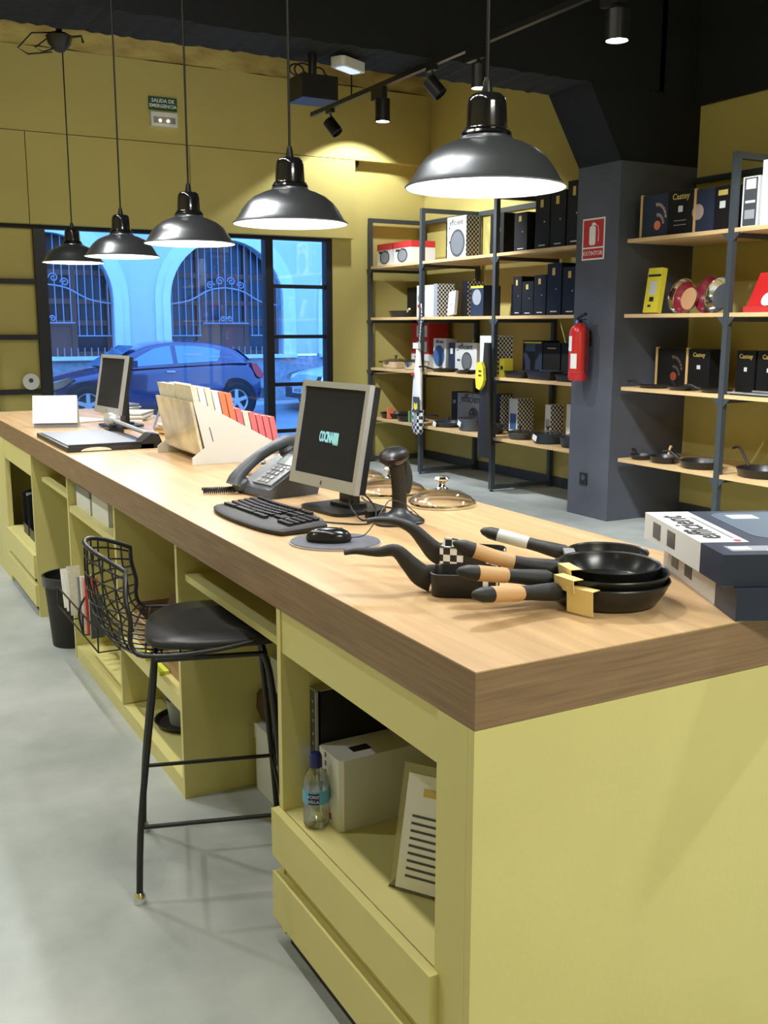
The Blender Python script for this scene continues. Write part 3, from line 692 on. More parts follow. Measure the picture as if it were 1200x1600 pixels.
pbox('wide navy and yellow box behind the baking tins, second shelf', 7.67, 7.97, z, 0.34, 0.2, M_BOXNAVY, x=5.90, front=[('rect', M_BLUEP, 0.1, 0.8, 0.5, 0.2), ('rect', M_YELLOW, 0.0, 0.94, 0.9, 0.04)])
pbox('small yellow box on the second shelf beside the black apron', 7.85, 7.93, z, 0.17, 0.1, M_YELLOW, x=5.60, front=[('rect', M_TEXTK, 0, 0.5, 0.5, 0.2)])
pbox('matt black box behind the tins, second from the column, second shelf', 7.40, 7.65, z, 0.32, 0.2, M_BOXBLK, x=5.90, front=[('rect', M_GOLD, 0, 0.85, 0.5, 0.03)])
pbox('matt black box behind the tins, against the column, second shelf', 7.02, 7.38, z, 0.32, 0.2, M_BOXBLK, x=5.90, front=[('rect', M_GOLD, 0, 0.85, 0.5, 0.03)])
# lowest shelf
z = SZ[0]
pbox('wide grey box lettered efficient on the lowest shelf behind the pot', 8.62, 9.14, z, 0.345, 0.16, M_BOXGREY, x=5.92, front=[('text', 'efficient', 0.125, M_TEXTK, -0.02, 0.84), ('rect', M_TEXTK, 0.42, 0.68, 0.035, 0.035), ('disc', M_DGREY, 0.095, -0.1, 0.32)])
pbox('narrow black box left of the wide grey box, lowest shelf', 9.145, 9.26, z, 0.35, 0.16, M_BOXBLK, x=5.92, front=[('rect', M_BOXGREY, 0, 0.7, 0.4, 0.1)])
pbox('checked box directly right of the black apron, lowest shelf', 8.33, 8.44, z, 0.37, 0.17, M_BOXBLK, x=5.90, side=M_CHECK)
pbox('white and blue box with checked side mid lowest shelf', 8.03, 8.17, z, 0.345, 0.19, M_BOXWH, x=5.90, side=M_CHECK, front=[('rect', M_BLUEP, 0, 0.35, 0.7, 0.45)])
pbox('smaller white box with checked side nearer the column, lowest shelf', 7.54, 7.62, z, 0.32, 0.15, M_BOXWH, x=5.92, side=M_CHECK, front=[('rect', M_BOXGREY, 0, 0.35, 0.7, 0.45)])
pbox('white box with checked side against the column, lowest shelf', 7.18, 7.28, z, 0.345, 0.17, M_BOXWH, x=5.90, side=M_CHECK)

# right bays
z = SZ[3]
def curl(parent, m1, m2, w, h):
    # picture of pan handles on the carton front
    b = bm_new()
    for k, (cy, cz, r) in enumerate(((-0.06, 0.10, 0.13), (-0.05, 0.06, 0.09))):
        for a in range(6):
            a0, a1 = PI*0.45+a*0.09*PI, PI*0.45+(a+0.8)*0.09*PI
            pts = [(cy-rr*math.cos(aa), cz+rr*math.sin(aa)-0.01) for rr, aa in ((r, a0), (r, a1), (r-0.025, a1), (r-0.025, a0))]
            pts = [(-p[0]*0.8, p[1]*0.95+0.04) for p in pts]
            b.faces.new([b.verts.new((-0.0014, p[0]-0.07, p[1])) for p in pts])
    fin('printed_handles', b, m1, parent, solid=0.0006)
    lathe_o('printed_tomato', [(0, 0), (0.034, 0), (0.034, 0.0012), (0, 0.0012)], m2, parent, 20, Matrix.Translation((-0.0008, -0.03, 0.085)) @ Matrix.Rotation(-PI/2, 4, 'Y'))
M_STEELPIC = mat('picture_rose_steel', (0.42, 0.30, 0.27), 0.5)
t = pbox('navy box with picture of pan handles, top shelf right of the column', 5.81, 6.08, z, 0.31, 0.22, M_BOXNAVY, edge=M_BEIGE); curl(t, M_STEELPIC, M_ORANGE, 0.27, 0.31)
pbox('black box lettered in gold on the top shelf right of the column', 5.56, 5.805, z, 0.315, 0.22, M_BOXBLK, front=[('text', 'Castey', 0.062, M_GOLD, 0.0, 0.86), ('rect', M_BOXWH, -0.0, 0.58, 0.18, 0.14), ('rect', M_BOXGREY, 0, 0.32, 0.5, 0.015), ('rect', M_BOXGREY, 0, 0.22, 0.5, 0.015)])
pbox('navy box with a pale cone picture beside the right frame post', 5.36, 5.53, z, 0.30, 0.22, M_BOXNAVY, edge=M_BEIGE, front=[('disc', M_STEELPIC, 0.055, 0.38, 0.48)])
pbox('black box with gold and white labels behind the right frame post', 5.18, 5.35, z, 0.30, 0.22, M_BOXBLK, front=[('rect', M_GOLD, 0.1, 0.85, 0.5, 0.12), ('rect', M_BOXWH, 0.1, 0.58, 0.3, 0.16)])
pbox('grey text panelled white box at the far right of the top shelf', 4.95, 5.09, z, 0.33, 0.2, M_BOXWH, x=5.58, front=[('rect', M_DGREY, 0, 0.5, 0.8, 0.95), ('rect', M_BOXWH, 0, 0.85, 0.6, 0.2), ('rect', M_BOXWH, 0, 0.5, 0.6, 0.05), ('rect', M_BOXGREY, 0, 0.25, 0.6, 0.18)])
pbox('tall white box at the far right edge of the top shelf', 4.60, 4.92, z, 0.42, 0.2, M_BOXWH, x=5.57)
z = SZ[2]
t = pbox('tall yellow box leaning on the third shelf right of the column', 5.88, 6.03, z, 0.34, 0.05, M_YELLOW, x=5.60, front=[('rect', M_TEXTK, 0, 0.83, 0.9, 0.05), ('rect', M_BOXWH, 0, 0.55, 0.5, 0.3), ('rect', M_TEXTK, 0, 0.3, 0.3, 0.1), ('rect', M_TEXTK, 0.1, 0.15, 0.2, 0.05)]); t.rotation_euler = (0, math.radians(8), 0); t.location.z += 0.009
def standing_pan(label, y, x, r, m_in, m_out, rim=M_STEEL, name='frying_pan', tilt=78, z=SZ[2], dep=0.05, rz=0):
    t = thing(name, label, 'pan', (x, y, z), rz)
    Mt = Matrix.Translation((0.05, 0, r*math.sin(math.radians(tilt))+0.002)) @ Matrix.Rotation(math.radians(-tilt), 4, 'Y')
    lathe_o('bowl', [(0, -dep), (r*0.72, -dep), (r*0.95, -dep*0.3), (r, 0), (r*0.97, 0), (r*0.92, -dep*0.3), (r*0.70, -dep*0.9), (0, -dep*0.9)], m_out, t, 40, Mt)
    lathe_o('inner_face', [(0, -dep*0.86), (r*0.69, -dep*0.86), (r*0.69, -dep*0.88), (0, -dep*0.88)], m_in, t, 32, Mt)
    lathe_o('rim', [(r*0.97, 0), (r*1.01, 0), (r*1.01, 0.004), (r*0.97, 0.004)], rim, t, 40, Mt, close=True)
    return t
standing_pan('polished steel pan standing behind the yellow box', 5.80, 5.72, 0.135, M_STEEL, M_STEEL)
M_SALMON = mat('salmon_ceramic', (0.62, 0.34, 0.18), 0.35); M_MAROON = mat('maroon_enamel', (0.22, 0.012, 0.03), 0.25, coat=0.5)
standing_pan('maroon pan with salmon inside standing on the third shelf', 5.66, 5.62, 0.12, M_SALMON, M_MAROON, M_STEEL)
standing_pan('second maroon pan with salmon inside, half behind the first', 5.50, 5.70, 0.135, M_SALMON, M_MAROON, M_MAROON)
standing_pan('dark steel pan standing against the right frame post', 5.34, 5.62, 0.13, M_DGREY, M_STEEL, M_STEEL)
t = thing('fondue_set', 'red boxed set with two white bowls at the right of the third shelf', 'box', (5.60, 4.83, z+0.001))
prism_o('carton', [(0, 0), (0.18, 0), (0.18, 0.27), (0.14, 0.27)], 'y', -0.26, 0.20, M_RED, t, bevel=0.002)
Mo = Matrix.Rotation(math.radians(-62), 4, 'Y')
for yy in (-0.12, 0.02): lathe_o('white_bowl', [(0, 0.002), (0.02, 0.002), (0.045, 0.02), (0.052, 0.03), (0.048, 0.03), (0.02, 0.008), (0, 0.006)], M_WHITE, t, 24, Matrix.Translation((0.045, yy, 0.075)) @ Mo)
boxo('front_lip', (-0.012, -0.26, 0, 0.0, 0.20, 0.04), M_REDP, t)
z = SZ[1]
t = pbox('black box with beige edge and handle picture, second shelf right of the column', 5.82, 6.12, z, 0.30, 0.2, M_BOXBLK, x=5.87, edge=M_BEIGE); curl(t, mat('dark_picture', (0.09, 0.06, 0.05), 0.5), mat('dark_tomato', (0.25, 0.05, 0.02), 0.5), 0.3, 0.31)
for y0, y1, lb in ((5.57, 5.79, 'black box with small white label, second shelf left of the right post'), (5.14, 5.31, 'black box with small white label just right of the right post, second shelf'), (4.91, 5.12, 'black box with small white label at the right edge, second shelf')):
    pbox(lb, y0, y1, z, 0.30, 0.2, M_BOXBLK, x=5.87, edge=M_BEIGE if y0 == 5.57 else None, front=[('text', 'Castey', 0.045, M_GOLD, 0, 0.86), ('rect', M_BOXWH, 0, 0.55, 0.16, 0.1)])

# ---------------- pans and pots on the shelves
def pan(label, x, y, z, r, h, ang, body=M_PANBODY, hmat=M_BLK, hl=0.17, name='frying_pan', hz=None, lid=False, rim=True, tag_=False, two=False, lift=0.03, group=None):
    t = thing(name, label, 'pan', (x, y, z+0.001), ang, group)
    lathe_o('bowl', [(0, 0), (r*0.80, 0), (r*0.86, 0.006), (r*0.97, h*0.9), (r, h), (r*0.985, h+0.002), (r*0.95, h*0.9), (r*0.82, 0.010), (0, 0.008)], body, t, 36)
    hz = h*0.85 if hz is None else hz
    if two:
        for s in (-1, 1):
            tube_o('handle', catmull([(s*r*0.95, -0.035, hz), (s*(r+0.03), -0.03, hz+0.005), (s*(r+0.03), 0.03, hz+0.005), (s*r*0.95, 0.035, hz)], 4), 0.007, hmat, t, 8)
    else:
        tube_o('handle', catmull([(r*0.94, 0, hz), (r+0.03, 0, hz+lift*0.4), (r+hl*0.6, 0, hz+lift), (r+hl, 0, hz+lift*0.9)], 5), 0.009, hmat, t, 10, radii=None)
    if lid:
        lathe_o('lid', [(0, h+0.035), (r*0.4, h+0.03), (r*0.8, h+0.015), (r, h+0.004), (r*0.98, h+0.003), (r*0.4, h+0.026), (0, h+0.031)], M_LIDGLASS, t, 32)
        lathe_o('lid_knob', [(0, h+0.034), (0.012, h+0.035), (0.010, h+0.05), (0.022, h+0.058), (0.018, h+0.068), (0, h+0.07)], M_BLK, t, 16)
    if tag_:
        p = boxo('price_tag', (-0.002, -0.03, -0.02, 0.0, 0.03, 0.03), M_PAPER, t); p.location = (-r*math.cos(ang)*1.02, r*math.sin(ang)*1.02, h*0.6); p.rotation_euler = (math.radians(20), 0, -ang)
    return t
z = SZ[2]
pan('dark flat wok with white handle on the third shelf by the window', 5.76, 10.02, z, 0.18, 0.07, -1.9, hmat=M_WHITE, hl=0.14, name='wok')
z = SZ[1]
pan('steel wok with black lid knob on the second shelf by the window', 5.74, 10.17, z, 0.17, 0.075, 2.2, body=M_STEEL, two=True, lid=True, name='wok')
pan('shiny steel pot left of the white apron on the second shelf', 5.72, 9.68, z, 0.15, 0.08, 1.2, body=M_STEEL, two=True, lid=True, name='pot')
pan('flat dark griddle pan right of the white apron, second shelf', 5.72, 9.08, z, 0.14, 0.03, 2.9, hl=0.15)
pan('flat dark griddle pan in front of the lettered box, second shelf', 5.70, 8.62, z, 0.13, 0.03, -2.2, hl=0.15, hmat=M_BLKM)
def bakingtin(label, x, y, z, w, d, h):
    t = thing('baking_tin', label, 'tin', (x, y, z+0.001))
    b = bm_new(); n = []
    for (s, zz) in ((0.86, 0), (1.0, h), (1.06, h), (1.06, h-0.003), (0.98, h-0.006), (0.84, 0.006)):
        n.append([b.verts.new((px*s, py*s, zz)) for px, py in rrect(d, w, 0.03, 4)])
    for a, c in zip(n, n[1:]):
        for k in range(len(a)): b.faces.new((a[k], a[(k+1) % len(a)], c[(k+1) % len(a)], c[k]))
    b.faces.new(list(reversed(n[0]))); b.faces.new(n[-1])
    fin('tin_body', b, M_PANBODY, t, smooth=40); return t
bakingtin('dark baking tin just right of the black apron, second shelf', 5.66, 7.68, z, 0.30, 0.18, 0.06)
bakingtin('large dark baking tin in the middle of the left column bay, second shelf', 5.66, 7.31, z, 0.36, 0.18, 0.08)
bakingtin('small dark baking tin against the column, second shelf', 5.66, 6.96, z, 0.22, 0.18, 0.06)
z = SZ[0]
t1 = pan('dark pan with orange sleeve on the lowest shelf by the window', 5.72, 10.16, z, 0.17, 0.06, -1.5, hmat=M_BLK, hl=0.2)
boxo('card_sleeve', (-0.02, -0.04, 0, 0.0, 0.04, 0.12), M_ORANGE, t1).location = (0.10, -0.12, 0.005)
t1 = pan('dark pan with green sleeve on the lowest shelf by the window', 5.70, 9.74, z, 0.17, 0.06, -1.2, hmat=M_BLK, hl=0.2)
boxo('card_sleeve', (-0.02, -0.04, 0, 0.0, 0.04, 0.12), M_GREENP, t1).location = (0.10, -0.12, 0.005)
M_BLUESTEEL = mat('dark_blue_pan', (0.02, 0.035, 0.06), 0.3)
pan('flat blue pan with white tag right of the white apron, lowest shelf', 5.74, 9.02, z, 0.18, 0.05, 1.0, body=M_BLUESTEEL, tag_=True, hl=0.1)
pan('grey deep pot with glass lid on the lowest shelf', 5.72, 8.56, z, 0.15, 0.12, 1.57, body=mat('grey_cast_pot', (0.08, 0.10, 0.13), 0.35), two=True, lid=True, tag_=True, name='pot')
pan('dark small pot right of the grey pot behind the black apron', 5.74, 8.20, z, 0.11, 0.09, 1.57, two=True, name='pot')
pan('small dark steel pot with wooden knob, lowest shelf left of the column', 5.68, 7.68, z, 0.12, 0.06, 1.57, body=M_DGREY, two=True, lid=True, name='pot')
pan('wide dark casserole with white tag, lowest shelf left of the column', 5.70, 7.29, z, 0.145, 0.085, 1.57, body=M_BLUESTEEL, two=True, tag_=True, lid=True, name='pot')
pan('dark casserole against the column, lowest shelf', 5.69, 6.93, z, 0.11, 0.085, 1.57, body=M_BLUESTEEL, two=True, lid=True, name='pot')
# right bays
pan('small shallow pan nearest the column, lowest right shelf', 5.66, 6.03, z, 0.09, 0.035, 1.2, hl=0.1)
pan('round dark pan with tan handle beside the small one, lowest right shelf', 5.68, 5.79, z, 0.12, 0.05, 0.6, hmat=M_TAN, hl=0.12, lift=0.06)
pan('shiny dark frying pan left of the right frame post, lowest shelf', 5.70, 5.44, z, 0.16, 0.055, 2.0, hl=0.14, lift=0.06)
pan('big dark frying pan with raised handle right of the frame post, lowest shelf', 5.74, 4.90, z, 0.18, 0.06, 1.3, hl=0.2, lift=0.12)
pan('dark frying pan cut by the right picture edge, lowest shelf', 5.70, 4.50, z, 0.16, 0.06, 1.3, hl=0.12, lift=0.05)
z = SZ[1]
pan('flat crepe pan nearest the column, second right shelf', 5.67, 5.94, z, 0.12, 0.02, 1.8, hl=0.12)
pan('flat grill pan in the middle, second right shelf', 5.67, 5.62, z, 0.12, 0.025, 1.3, hl=0.12)
pan('flat grill pan beside the right frame post, second shelf', 5.67, 5.30, z, 0.12, 0.02, 2.0, hl=0.12)
o = thing('tray', 'flat dark tray with pale rim right of the frame post, second shelf', 'tray', (5.64, 4.86, z+0.001)); bmx = bm_new(); add_box(bmx, -0.08, -0.24, 0, 0.16, 0.22, 0.012); fin('base', bmx, M_DGREY, o, bevel=0.003)
bmx = bm_new(); add_box(bmx, -0.09, -0.25, 0.012, -0.08, 0.23, 0.022); add_box(bmx, 0.16, -0.25, 0.012, 0.17, 0.23, 0.022); fin('rim', bmx, M_SILVER, o)

# ---------------- aprons
def hanging(name, label, cat, x, y, prof, m, parts=()):
    t = thing(name, label, cat, (x, y, 0))
    b = bm_new(); n = 14; rings = []
    for (zz, hw, dep) in prof:
        ring = []
        for k in range(n):
            a = 2*PI*k/n; fold = 1+0.16*math.sin(3*a+zz*3)
            ring.append(b.verts.new((dep*math.cos(a)*fold, hw*math.sin(a)*fold, zz)))
        rings.append(ring)
    for a, c in zip(rings, rings[1:]):
        for k in range(n): b.faces.new((a[k], a[(k+1) % n], c[(k+1) % n], c[k]))
    b.faces.new(rings[0]); b.faces.new(list(reversed(rings[-1])))
    fin('cloth', b, m, t, smooth=80)
    return t
t = hanging('apron', 'white apron with a gingham hem hanging from the shelf frame', 'apron', 5.47, 9.22, [(0.62, 0.10, 0.032), (0.75, 0.095, 0.032), (0.95, 0.085, 0.03), (1.10, 0.07, 0.03), (1.22, 0.045, 0.025), (1.36, 0.030, 0.02)], M_PAPER)
b = bm_new(); add_lathe(b, [(0.06, 0.44), (0.098, 0.47), (0.112, 0.56), (0.112, 0.70), (0.07, 0.70)], 16, Matrix.Diagonal((0.36, 1, 1, 1))); fin('gingham_hem', b, checker('large_gingham', (0.02, 0.02, 0.025), (0.75, 0.75, 0.75), 28), t, smooth=60)
b = bm_new(); add_box(b, -0.048, -0.10, 0.68, -0.040, 0.02, 0.84); fin('pocket', b, M_DGREY, t)
b = bm_new(); add_prism(b, [(-0.08, 0.72), (-0.04, 0.70), (0.0, 0.72), (-0.01, 0.78), (-0.04, 0.76), (-0.07, 0.78)], 'x', -0.052, -0.049); fin('heart_patch', b, M_YELLOW, t)
b = bm_new(); add_box(b, -0.03, -0.05, 1.34, 0.0, 0.06, 1.40); fin('hanger_card', b, M_WHITE, t)
tube_o('strap', catmull([(0, -0.02, 1.38), (0.0, -0.05, 1.55), (0.01, -0.05, 1.72), (0.02, -0.02, 1.80)], 5), 0.006, M_CHECKF, t)
boxo('red_label', (-0.045, 0.02, 1.06, -0.035, 0.07, 1.09), M_REDP, t)
t = hanging('apron', 'long black apron hanging from the shelf frame below a yellow mitt', 'apron', 5.46, 7.93, [(0.34, 0.105, 0.04), (0.5, 0.11, 0.04), (0.8, 0.095, 0.038), (1.0, 0.08, 0.035), (1.2, 0.06, 0.03), (1.42, 0.05, 0.025)], M_BLKM)
t = thing('oven_mitt', 'bright yellow oven mitt hanging over the black apron', 'mitt', (5.385, 7.95, 1.0))
prism_o('mitt_body', [(-0.05, 0.02), (0.0, -0.02), (0.05, 0.0), (0.065, 0.10), (0.055, 0.20), (0.03, 0.24), (-0.03, 0.24), (-0.06, 0.19), (-0.075, 0.08)], 'x', 0, 0.03, M_YELLOW, t, bevel=0.010)
for zz in (0.11, 0.15): boxo('printed_patch', (-0.002, -0.035, zz, 0, 0.01, zz+0.015), M_TEXTK, t)

# ---------------- fire extinguisher and sign
t = thing('fire_extinguisher', 'red fire extinguisher mounted on the dark column', 'extinguisher', (5.395, 6.53, 1.135))
lathe_o('cylinder', [(0, 0), (0.070, 0), (0.078, 0.012), (0.080, 0.05), (0.080, 0.385), (0.072, 0.42), (0.045, 0.448), (0.022, 0.455), (0.022, 0.465), (0, 0.465)], M_RED, t, 36)
lathe_o('base_band', [(0.0805, 0.06), (0.082, 0.062), (0.082, 0.072), (0.0805, 0.074)], M_REDP, t, 36)
b = bm_new(); add_box(b, -0.02, -0.012, 0.465, 0.02, 0.012, 0.49); add_box(b, -0.012, -0.07, 0.488, 0.012, 0.03, 0.496); add_prism(b, [(-0.08, 0.53), (-0.07, 0.545), (0.03, 0.505), (0.03, 0.495)], 'x', -0.012, 0.012); fin('valve_handle', b, M_BLK, t, bevel=0.003)
lathe_o('gauge', [(0, 0), (0.014, 0), (0.014, 0.01), (0, 0.01)], M_STEEL, t, 16, Matrix.Translation((-0.02, 0, 0.475)) @ Matrix.Rotation(-PI/2, 4, 'Y'))
tube_o('hose', catmull([(0, -0.03, 0.475), (0.0, -0.085, 0.44), (0.0, -0.094, 0.30), (0.0, -0.092, 0.12), (0.01, -0.088, 0.05)], 5), 0.008, M_BLK, t)
for (a0, z0, z1) in ((0.25, 0.24, 0.36), (-0.35, 0.10, 0.22)):
    b = bm_new(); vs = []
    for k in range(7):
        a = PI+a0+(-0.45+0.9*k/6)*1.0*0.8
        vs.append((b.verts.new((0.0812*math.cos(a), 0.0812*math.sin(a)*-1, z0)), b.verts.new((0.0812*math.cos(a), 0.0812*math.sin(a)*-1, z1))))
    for p, q in zip(vs, vs[1:]): b.faces.new((p[0], q[0], q[1], p[1]))
    fin('paper_label', b, M_PAPER, t)
boxo('wall_bracket', (0.078, -0.03, 0.28, 0.104, 0.03, 0.40), M_BLK, t)
t = thing('extinguisher_sign', 'red and white extinguisher sign high on the dark column', 'sign', (5.499, 6.52, 2.10))
boxo('plate', (-0.004, -0.135, 0, 0, 0.135, 0.325), M_PAPER, t)
boxo('red_field', (-0.005, -0.122, 0.10, -0.004, 0.122, 0.312), M_REDP, t)
boxo('red_band', (-0.005, -0.122, 0.012, -0.004, 0.122, 0.088), M_REDP, t)
b = bm_new(); add_prism(b, rrect(0.075, 0.15, 0.02, 4, 0.01, 0.19), 'x', -0.0062, -0.005); add_prism(b, [(-0.03, 0.268), (0.02, 0.268), (0.02, 0.285), (-0.005, 0.292), (-0.03, 0.28)], 'x', -0.0062, -0.005); fin('extinguisher_symbol', b, M_PAPER, t)
tube_o('hose_symbol', [(-0.0055, -0.01, 0.28), (-0.0055, -0.055, 0.26), (-0.0055, -0.065, 0.20), (-0.0055, -0.06, 0.14)], 0.003, M_PAPER, t, 4)
lettering('EXTINTOR', 0.048, M_PAPER, t, (-0.0056, 0, 0.05), (0, -1, 0), (0, 0, 1))

# ---------------- emergency exit sign on the front wall
t = thing('exit_sign', 'dark green sign reading salida de emergencia high on the mustard wall', 'sign', (3.175, WY-0.114, 3.685))
boxo('plate', (-0.145, -0.012, 0, 0.145, 0, 0.125), M_GREEN, t)
lettering('SALIDA DE', 0.048, M_TEXTW, t, (0, -0.0125, 0.088), bold=0.001, **FY); lettering('EMERGENCIA', 0.046, M_TEXTW, t, (0, -0.0125, 0.038), bold=0.001, **FY)
t = thing('emergency_light', 'white emergency light with two small bulbs below the green sign', 'light', (3.175, WY-0.113, 3.525))
boxo('housing', (-0.135, -0.05, 0, 0.135, 0, 0.135), M_WHITE, t, bevel=0.012)
M_AMBER = mat('small_warm_bulb', (1, 0.9, 0.6), 0.5, emit=(1.0, 0.72, 0.35), estr=14)
for x in (-0.045, 0.035): lathe_o('bulb', [(0, -0.012), (0.009, -0.009), (0.012, 0), (0.009, 0.009), (0, 0.012)], M_AMBER, t, 12, Matrix.Translation((x, -0.056, 0.055)))
boxo('reflector', (-0.11, -0.052, 0.03, 0.11, -0.050, 0.09), M_GREY, t)
t = thing('security_camera', 'small black security camera on the front wall near the corner', 'camera', (5.30, WY, 3.31))
b = bm_new(); add_box(b, -0.11, -0.06, -0.06, -0.01, -0.02, 0.05); fin('camera_body', b, M_BLK, t, bevel=0.006)
lathe_o('mount', [(0, 0), (0.05, 0), (0.055, 0.03), (0.03, 0.06), (0, 0.06)], M_BLK, t, 20, Matrix.Translation((0.07, 0, 0.05)) @ Matrix.Rotation(PI/2, 4, 'X'))
tube_o('arm', catmull([(0.07, -0.04, 0.04), (0.06, -0.05, -0.06), (0.0, -0.05, -0.09), (-0.05, -0.04, -0.05)], 5), 0.008, M_BLK, t)

# ---------------- spotlight track
TX = 3.77
t = thing('light_track', 'black ceiling track running toward the front wall', 'track', (TX, 0, 3.30))
boxo('rail', (-0.018, 3.2, 0, 0.018, 8.13, 0.035), M_BLK, t)
tube_o('hanger', [(0, 7.4, 0.03), (0, 7.4, 1.30)], 0.006, M_BLK, t); tube_o('hanger', [(0, 4.6, 0.03), (0, 4.6, 1.30)], 0.006, M_BLK, t)
def head_down(label, y, r=0.055, l=0.16, power=120, zt=-0.07):
    t = thing('track_spotlight', label, 'spotlight', (TX+0.03, y, 3.30), 0, 'spotlights on the ceiling track')
    boxo('adapter', (-0.05, -0.09, -0.075, -0.012, 0.09, -0.001), M_BLK, t)
    tube_o('stem', [(-0.03, 0, -0.04), (0, 0, zt+0.005)], 0.010, M_BLK, t)
    lathe_o('lamp_body', [(0, zt), (r, zt), (r, zt-l), (r*0.93, zt-l), (r*0.93, zt-l+0.02), (0, zt-l+0.02)], M_BLK, t, 28)
    lathe_o('lens', [(0, zt-l+0.012), (r*0.92, zt-l+0.012), (r*0.92, zt-l+0.009), (0, zt-l+0.004)], M_LED, t, 28)
    spot(TX+0.03, y, 3.30+zt-l-0.01, power, 120, COOL)
    return t
def head_tilt(label, y, aim):
    t = thing('track_spotlight', label, 'spotlight', (TX+0.02, y, 3.30), 0, 'spotlights on the ceiling track')
    boxo('adapter', (-0.04, -0.05, -0.03, -0.004, 0.05, -0.001), M_BLK, t)
    tube_o('stem', [(-0.02, 0, -0.03), (0, 0, -0.10)], 0.008, M_BLK, t)
    q = Vector(aim).to_track_quat('Z', 'Y').to_matrix().to_4x4()
    lathe_o('lamp_body', [(0, -0.06), (0.05, -0.06), (0.05, 0.07), (0.045, 0.07), (0.045, 0.05), (0, 0.05)], M_BLK, t, 24, Matrix.Translation((0.0, 0, -0.13)) @ q)
    return t
head_tilt('unlit black spotlight at the window end of the track', 7.78, (0.4, -0.5, -0.8))
head_down('lit black cylinder spotlight left of the nearest pendant', 6.95)
head_tilt('unlit black spotlight between the two lit cylinders', 6.20, (0.5, -0.5, -0.8))
head_down('lit cylinder spotlight just above the nearest pendant neck', 5.67, 0.052, 0.14, zt=-0.10)
head_down('brightest lit spotlight upper right near the column', 4.38, 0.062, 0.15, 230, zt=-0.10)

# ---------------- ceiling gear
t = thing('speaker_box', 'black box with cable loops hanging under the ceiling beam', 'speaker', (3.02, 6.5, 3.0))
boxo('housing', (-0.13, -0.12, 0.05, 0.13, 0.12, 0.20), M_BLK, t, bevel=0.008)
tube_o('hanging_pole', [(0, 0, 0.2), (0, 0, 0.40)], 0.03, M_BLK, t)
for r, x in ((0.055, -0.12), (0.07, -0.07), (0.05, 0.04)): tube_o('cable_loop', [(x+r*math.cos(a*PI/8), -0.02*a/8, 0.235+r*0.7*math.sin(a*PI/8)) for a in range(16)], 0.006, M_BLK, t, 6, True)
t = thing('emergency_light', 'white oblong emergency light beside the black ceiling box', 'light', (3.26, 6.45, 3.27), 0.5)
b = bm_new(); add_prism(b, rrect(0.27, 0.12, 0.03, 4), 'z', 0, 0.06); fin('housing', b, M_WHITE, t, bevel=0.01)
M_DIFF = mat('faint_lit_diffuser', (0.8, 0.85, 0.9), 0.4, emit=(0.6, 0.75, 1.0), estr=0.8)
b = bm_new(); add_prism(b, rrect(0.20, 0.08, 0.02, 4), 'z', -0.006, -0.0005); fin('diffuser', b, M_DIFF, t)
for i, (x0, lb) in enumerate(((2.25, 'left thin black cable tray under the near ceiling'), (2.55, 'right thin black cable tray under the near ceiling'))):
    o = boxo('cable_tray', (x0, 0.5, 4.05, x0+0.04, 6.2, 4.09), M_DGREY, None); tag(o, lb, 'tray', 'cable trays under the ceiling')

# ---------------- pendants
PROF = [(0.200, 0.0), (0.202, 0.004), (0.188, 0.016), (0.168, 0.050), (0.150, 0.072), (0.125, 0.092), (0.095, 0.106), (0.066, 0.116), (0.064, 0.122), (0.060, 0.128), (0.052, 0.131), (0.048, 0.20), (0.045, 0.213), (0.036, 0.222), (0.012, 0.226), (0, 0.226)]
def make_pendant(label, loc):
    t = thing('pendant_lamp', label, 'lamp', loc, 0, 'row of black pendant lamps over the counter')
    lathe_o('lamp_shade', PROF[:9], M_BLKG, t, 56, smooth=45)
    lathe_o('lamp_neck', [(0.0, 0.121)] + PROF[9:], M_NECK, t, 40, smooth=35)
    inner = [(0.1985, 0.001)]+[(max(r-0.004, 0.02), zz-0.003) for r, zz in PROF[2:8]]+[(0.045, 0.112), (0, 0.112)]
    lathe_o('reflector', inner, M_SHADEIN, t, 56, smooth=50)
    lathe_o('socket_rings', [(0.0605, 0.126), (0.064, 0.128), (0.0605, 0.134), (0.056, 0.135), (0.0585, 0.139), (0.053, 0.143)], M_NECK, t, 40)
    lathe_o('bulb', [(0, 0.040), (0.014, 0.043), (0.021, 0.054), (0.022, 0.064), (0.017, 0.080), (0.011, 0.105), (0, 0.105)], M_BULB, t, 24)
    lathe_o('cord_grip', [(0.014, 0.225), (0.011, 0.25), (0.007, 0.262), (0.0, 0.262)], M_BLK, t, 16)
    tube_o('cord', [(0, 0, 0.255), (0.0, 0, 2.2)], 0.0045, M_BLK, t, 6)
    return t
p1 = make_pendant('nearest and largest looking black pendant lamp, fifth from the window', (1.485, 2.18, 1.910))
for (x, y, z, lb) in ((1.475, 3.37, 1.922, 'second nearest black pendant lamp over the near monitor'), (1.475, 4.49, 1.930, 'middle black pendant lamp of the row'), (1.48, 5.68, 1.942, 'fourth nearest black pendant lamp, lit white from below'), (1.52, 7.10, 1.985, 'farthest black pendant lamp beside the window frame')):
    dup(p1, (x, y, z), None, lb)
t = thing('ceiling_rose', 'tangled black mount with wire hooks above the farthest pendant', 'mount', (1.50, 7.08, 3.30))
lathe_o('cup', [(0, 0), (0.03, 0.01), (0.07, 0.05), (0.085, 0.10), (0.05, 0.12), (0, 0.12)], M_BLK, t, 20)
tube_o('hook', [(-0.03, 0, 0.12), (-0.17, 0, 0.10), (-0.26, 0, 0.0), (-0.20, 0, -0.03), (-0.05, 0, 0.0)], 0.005, M_BLK, t, 6)
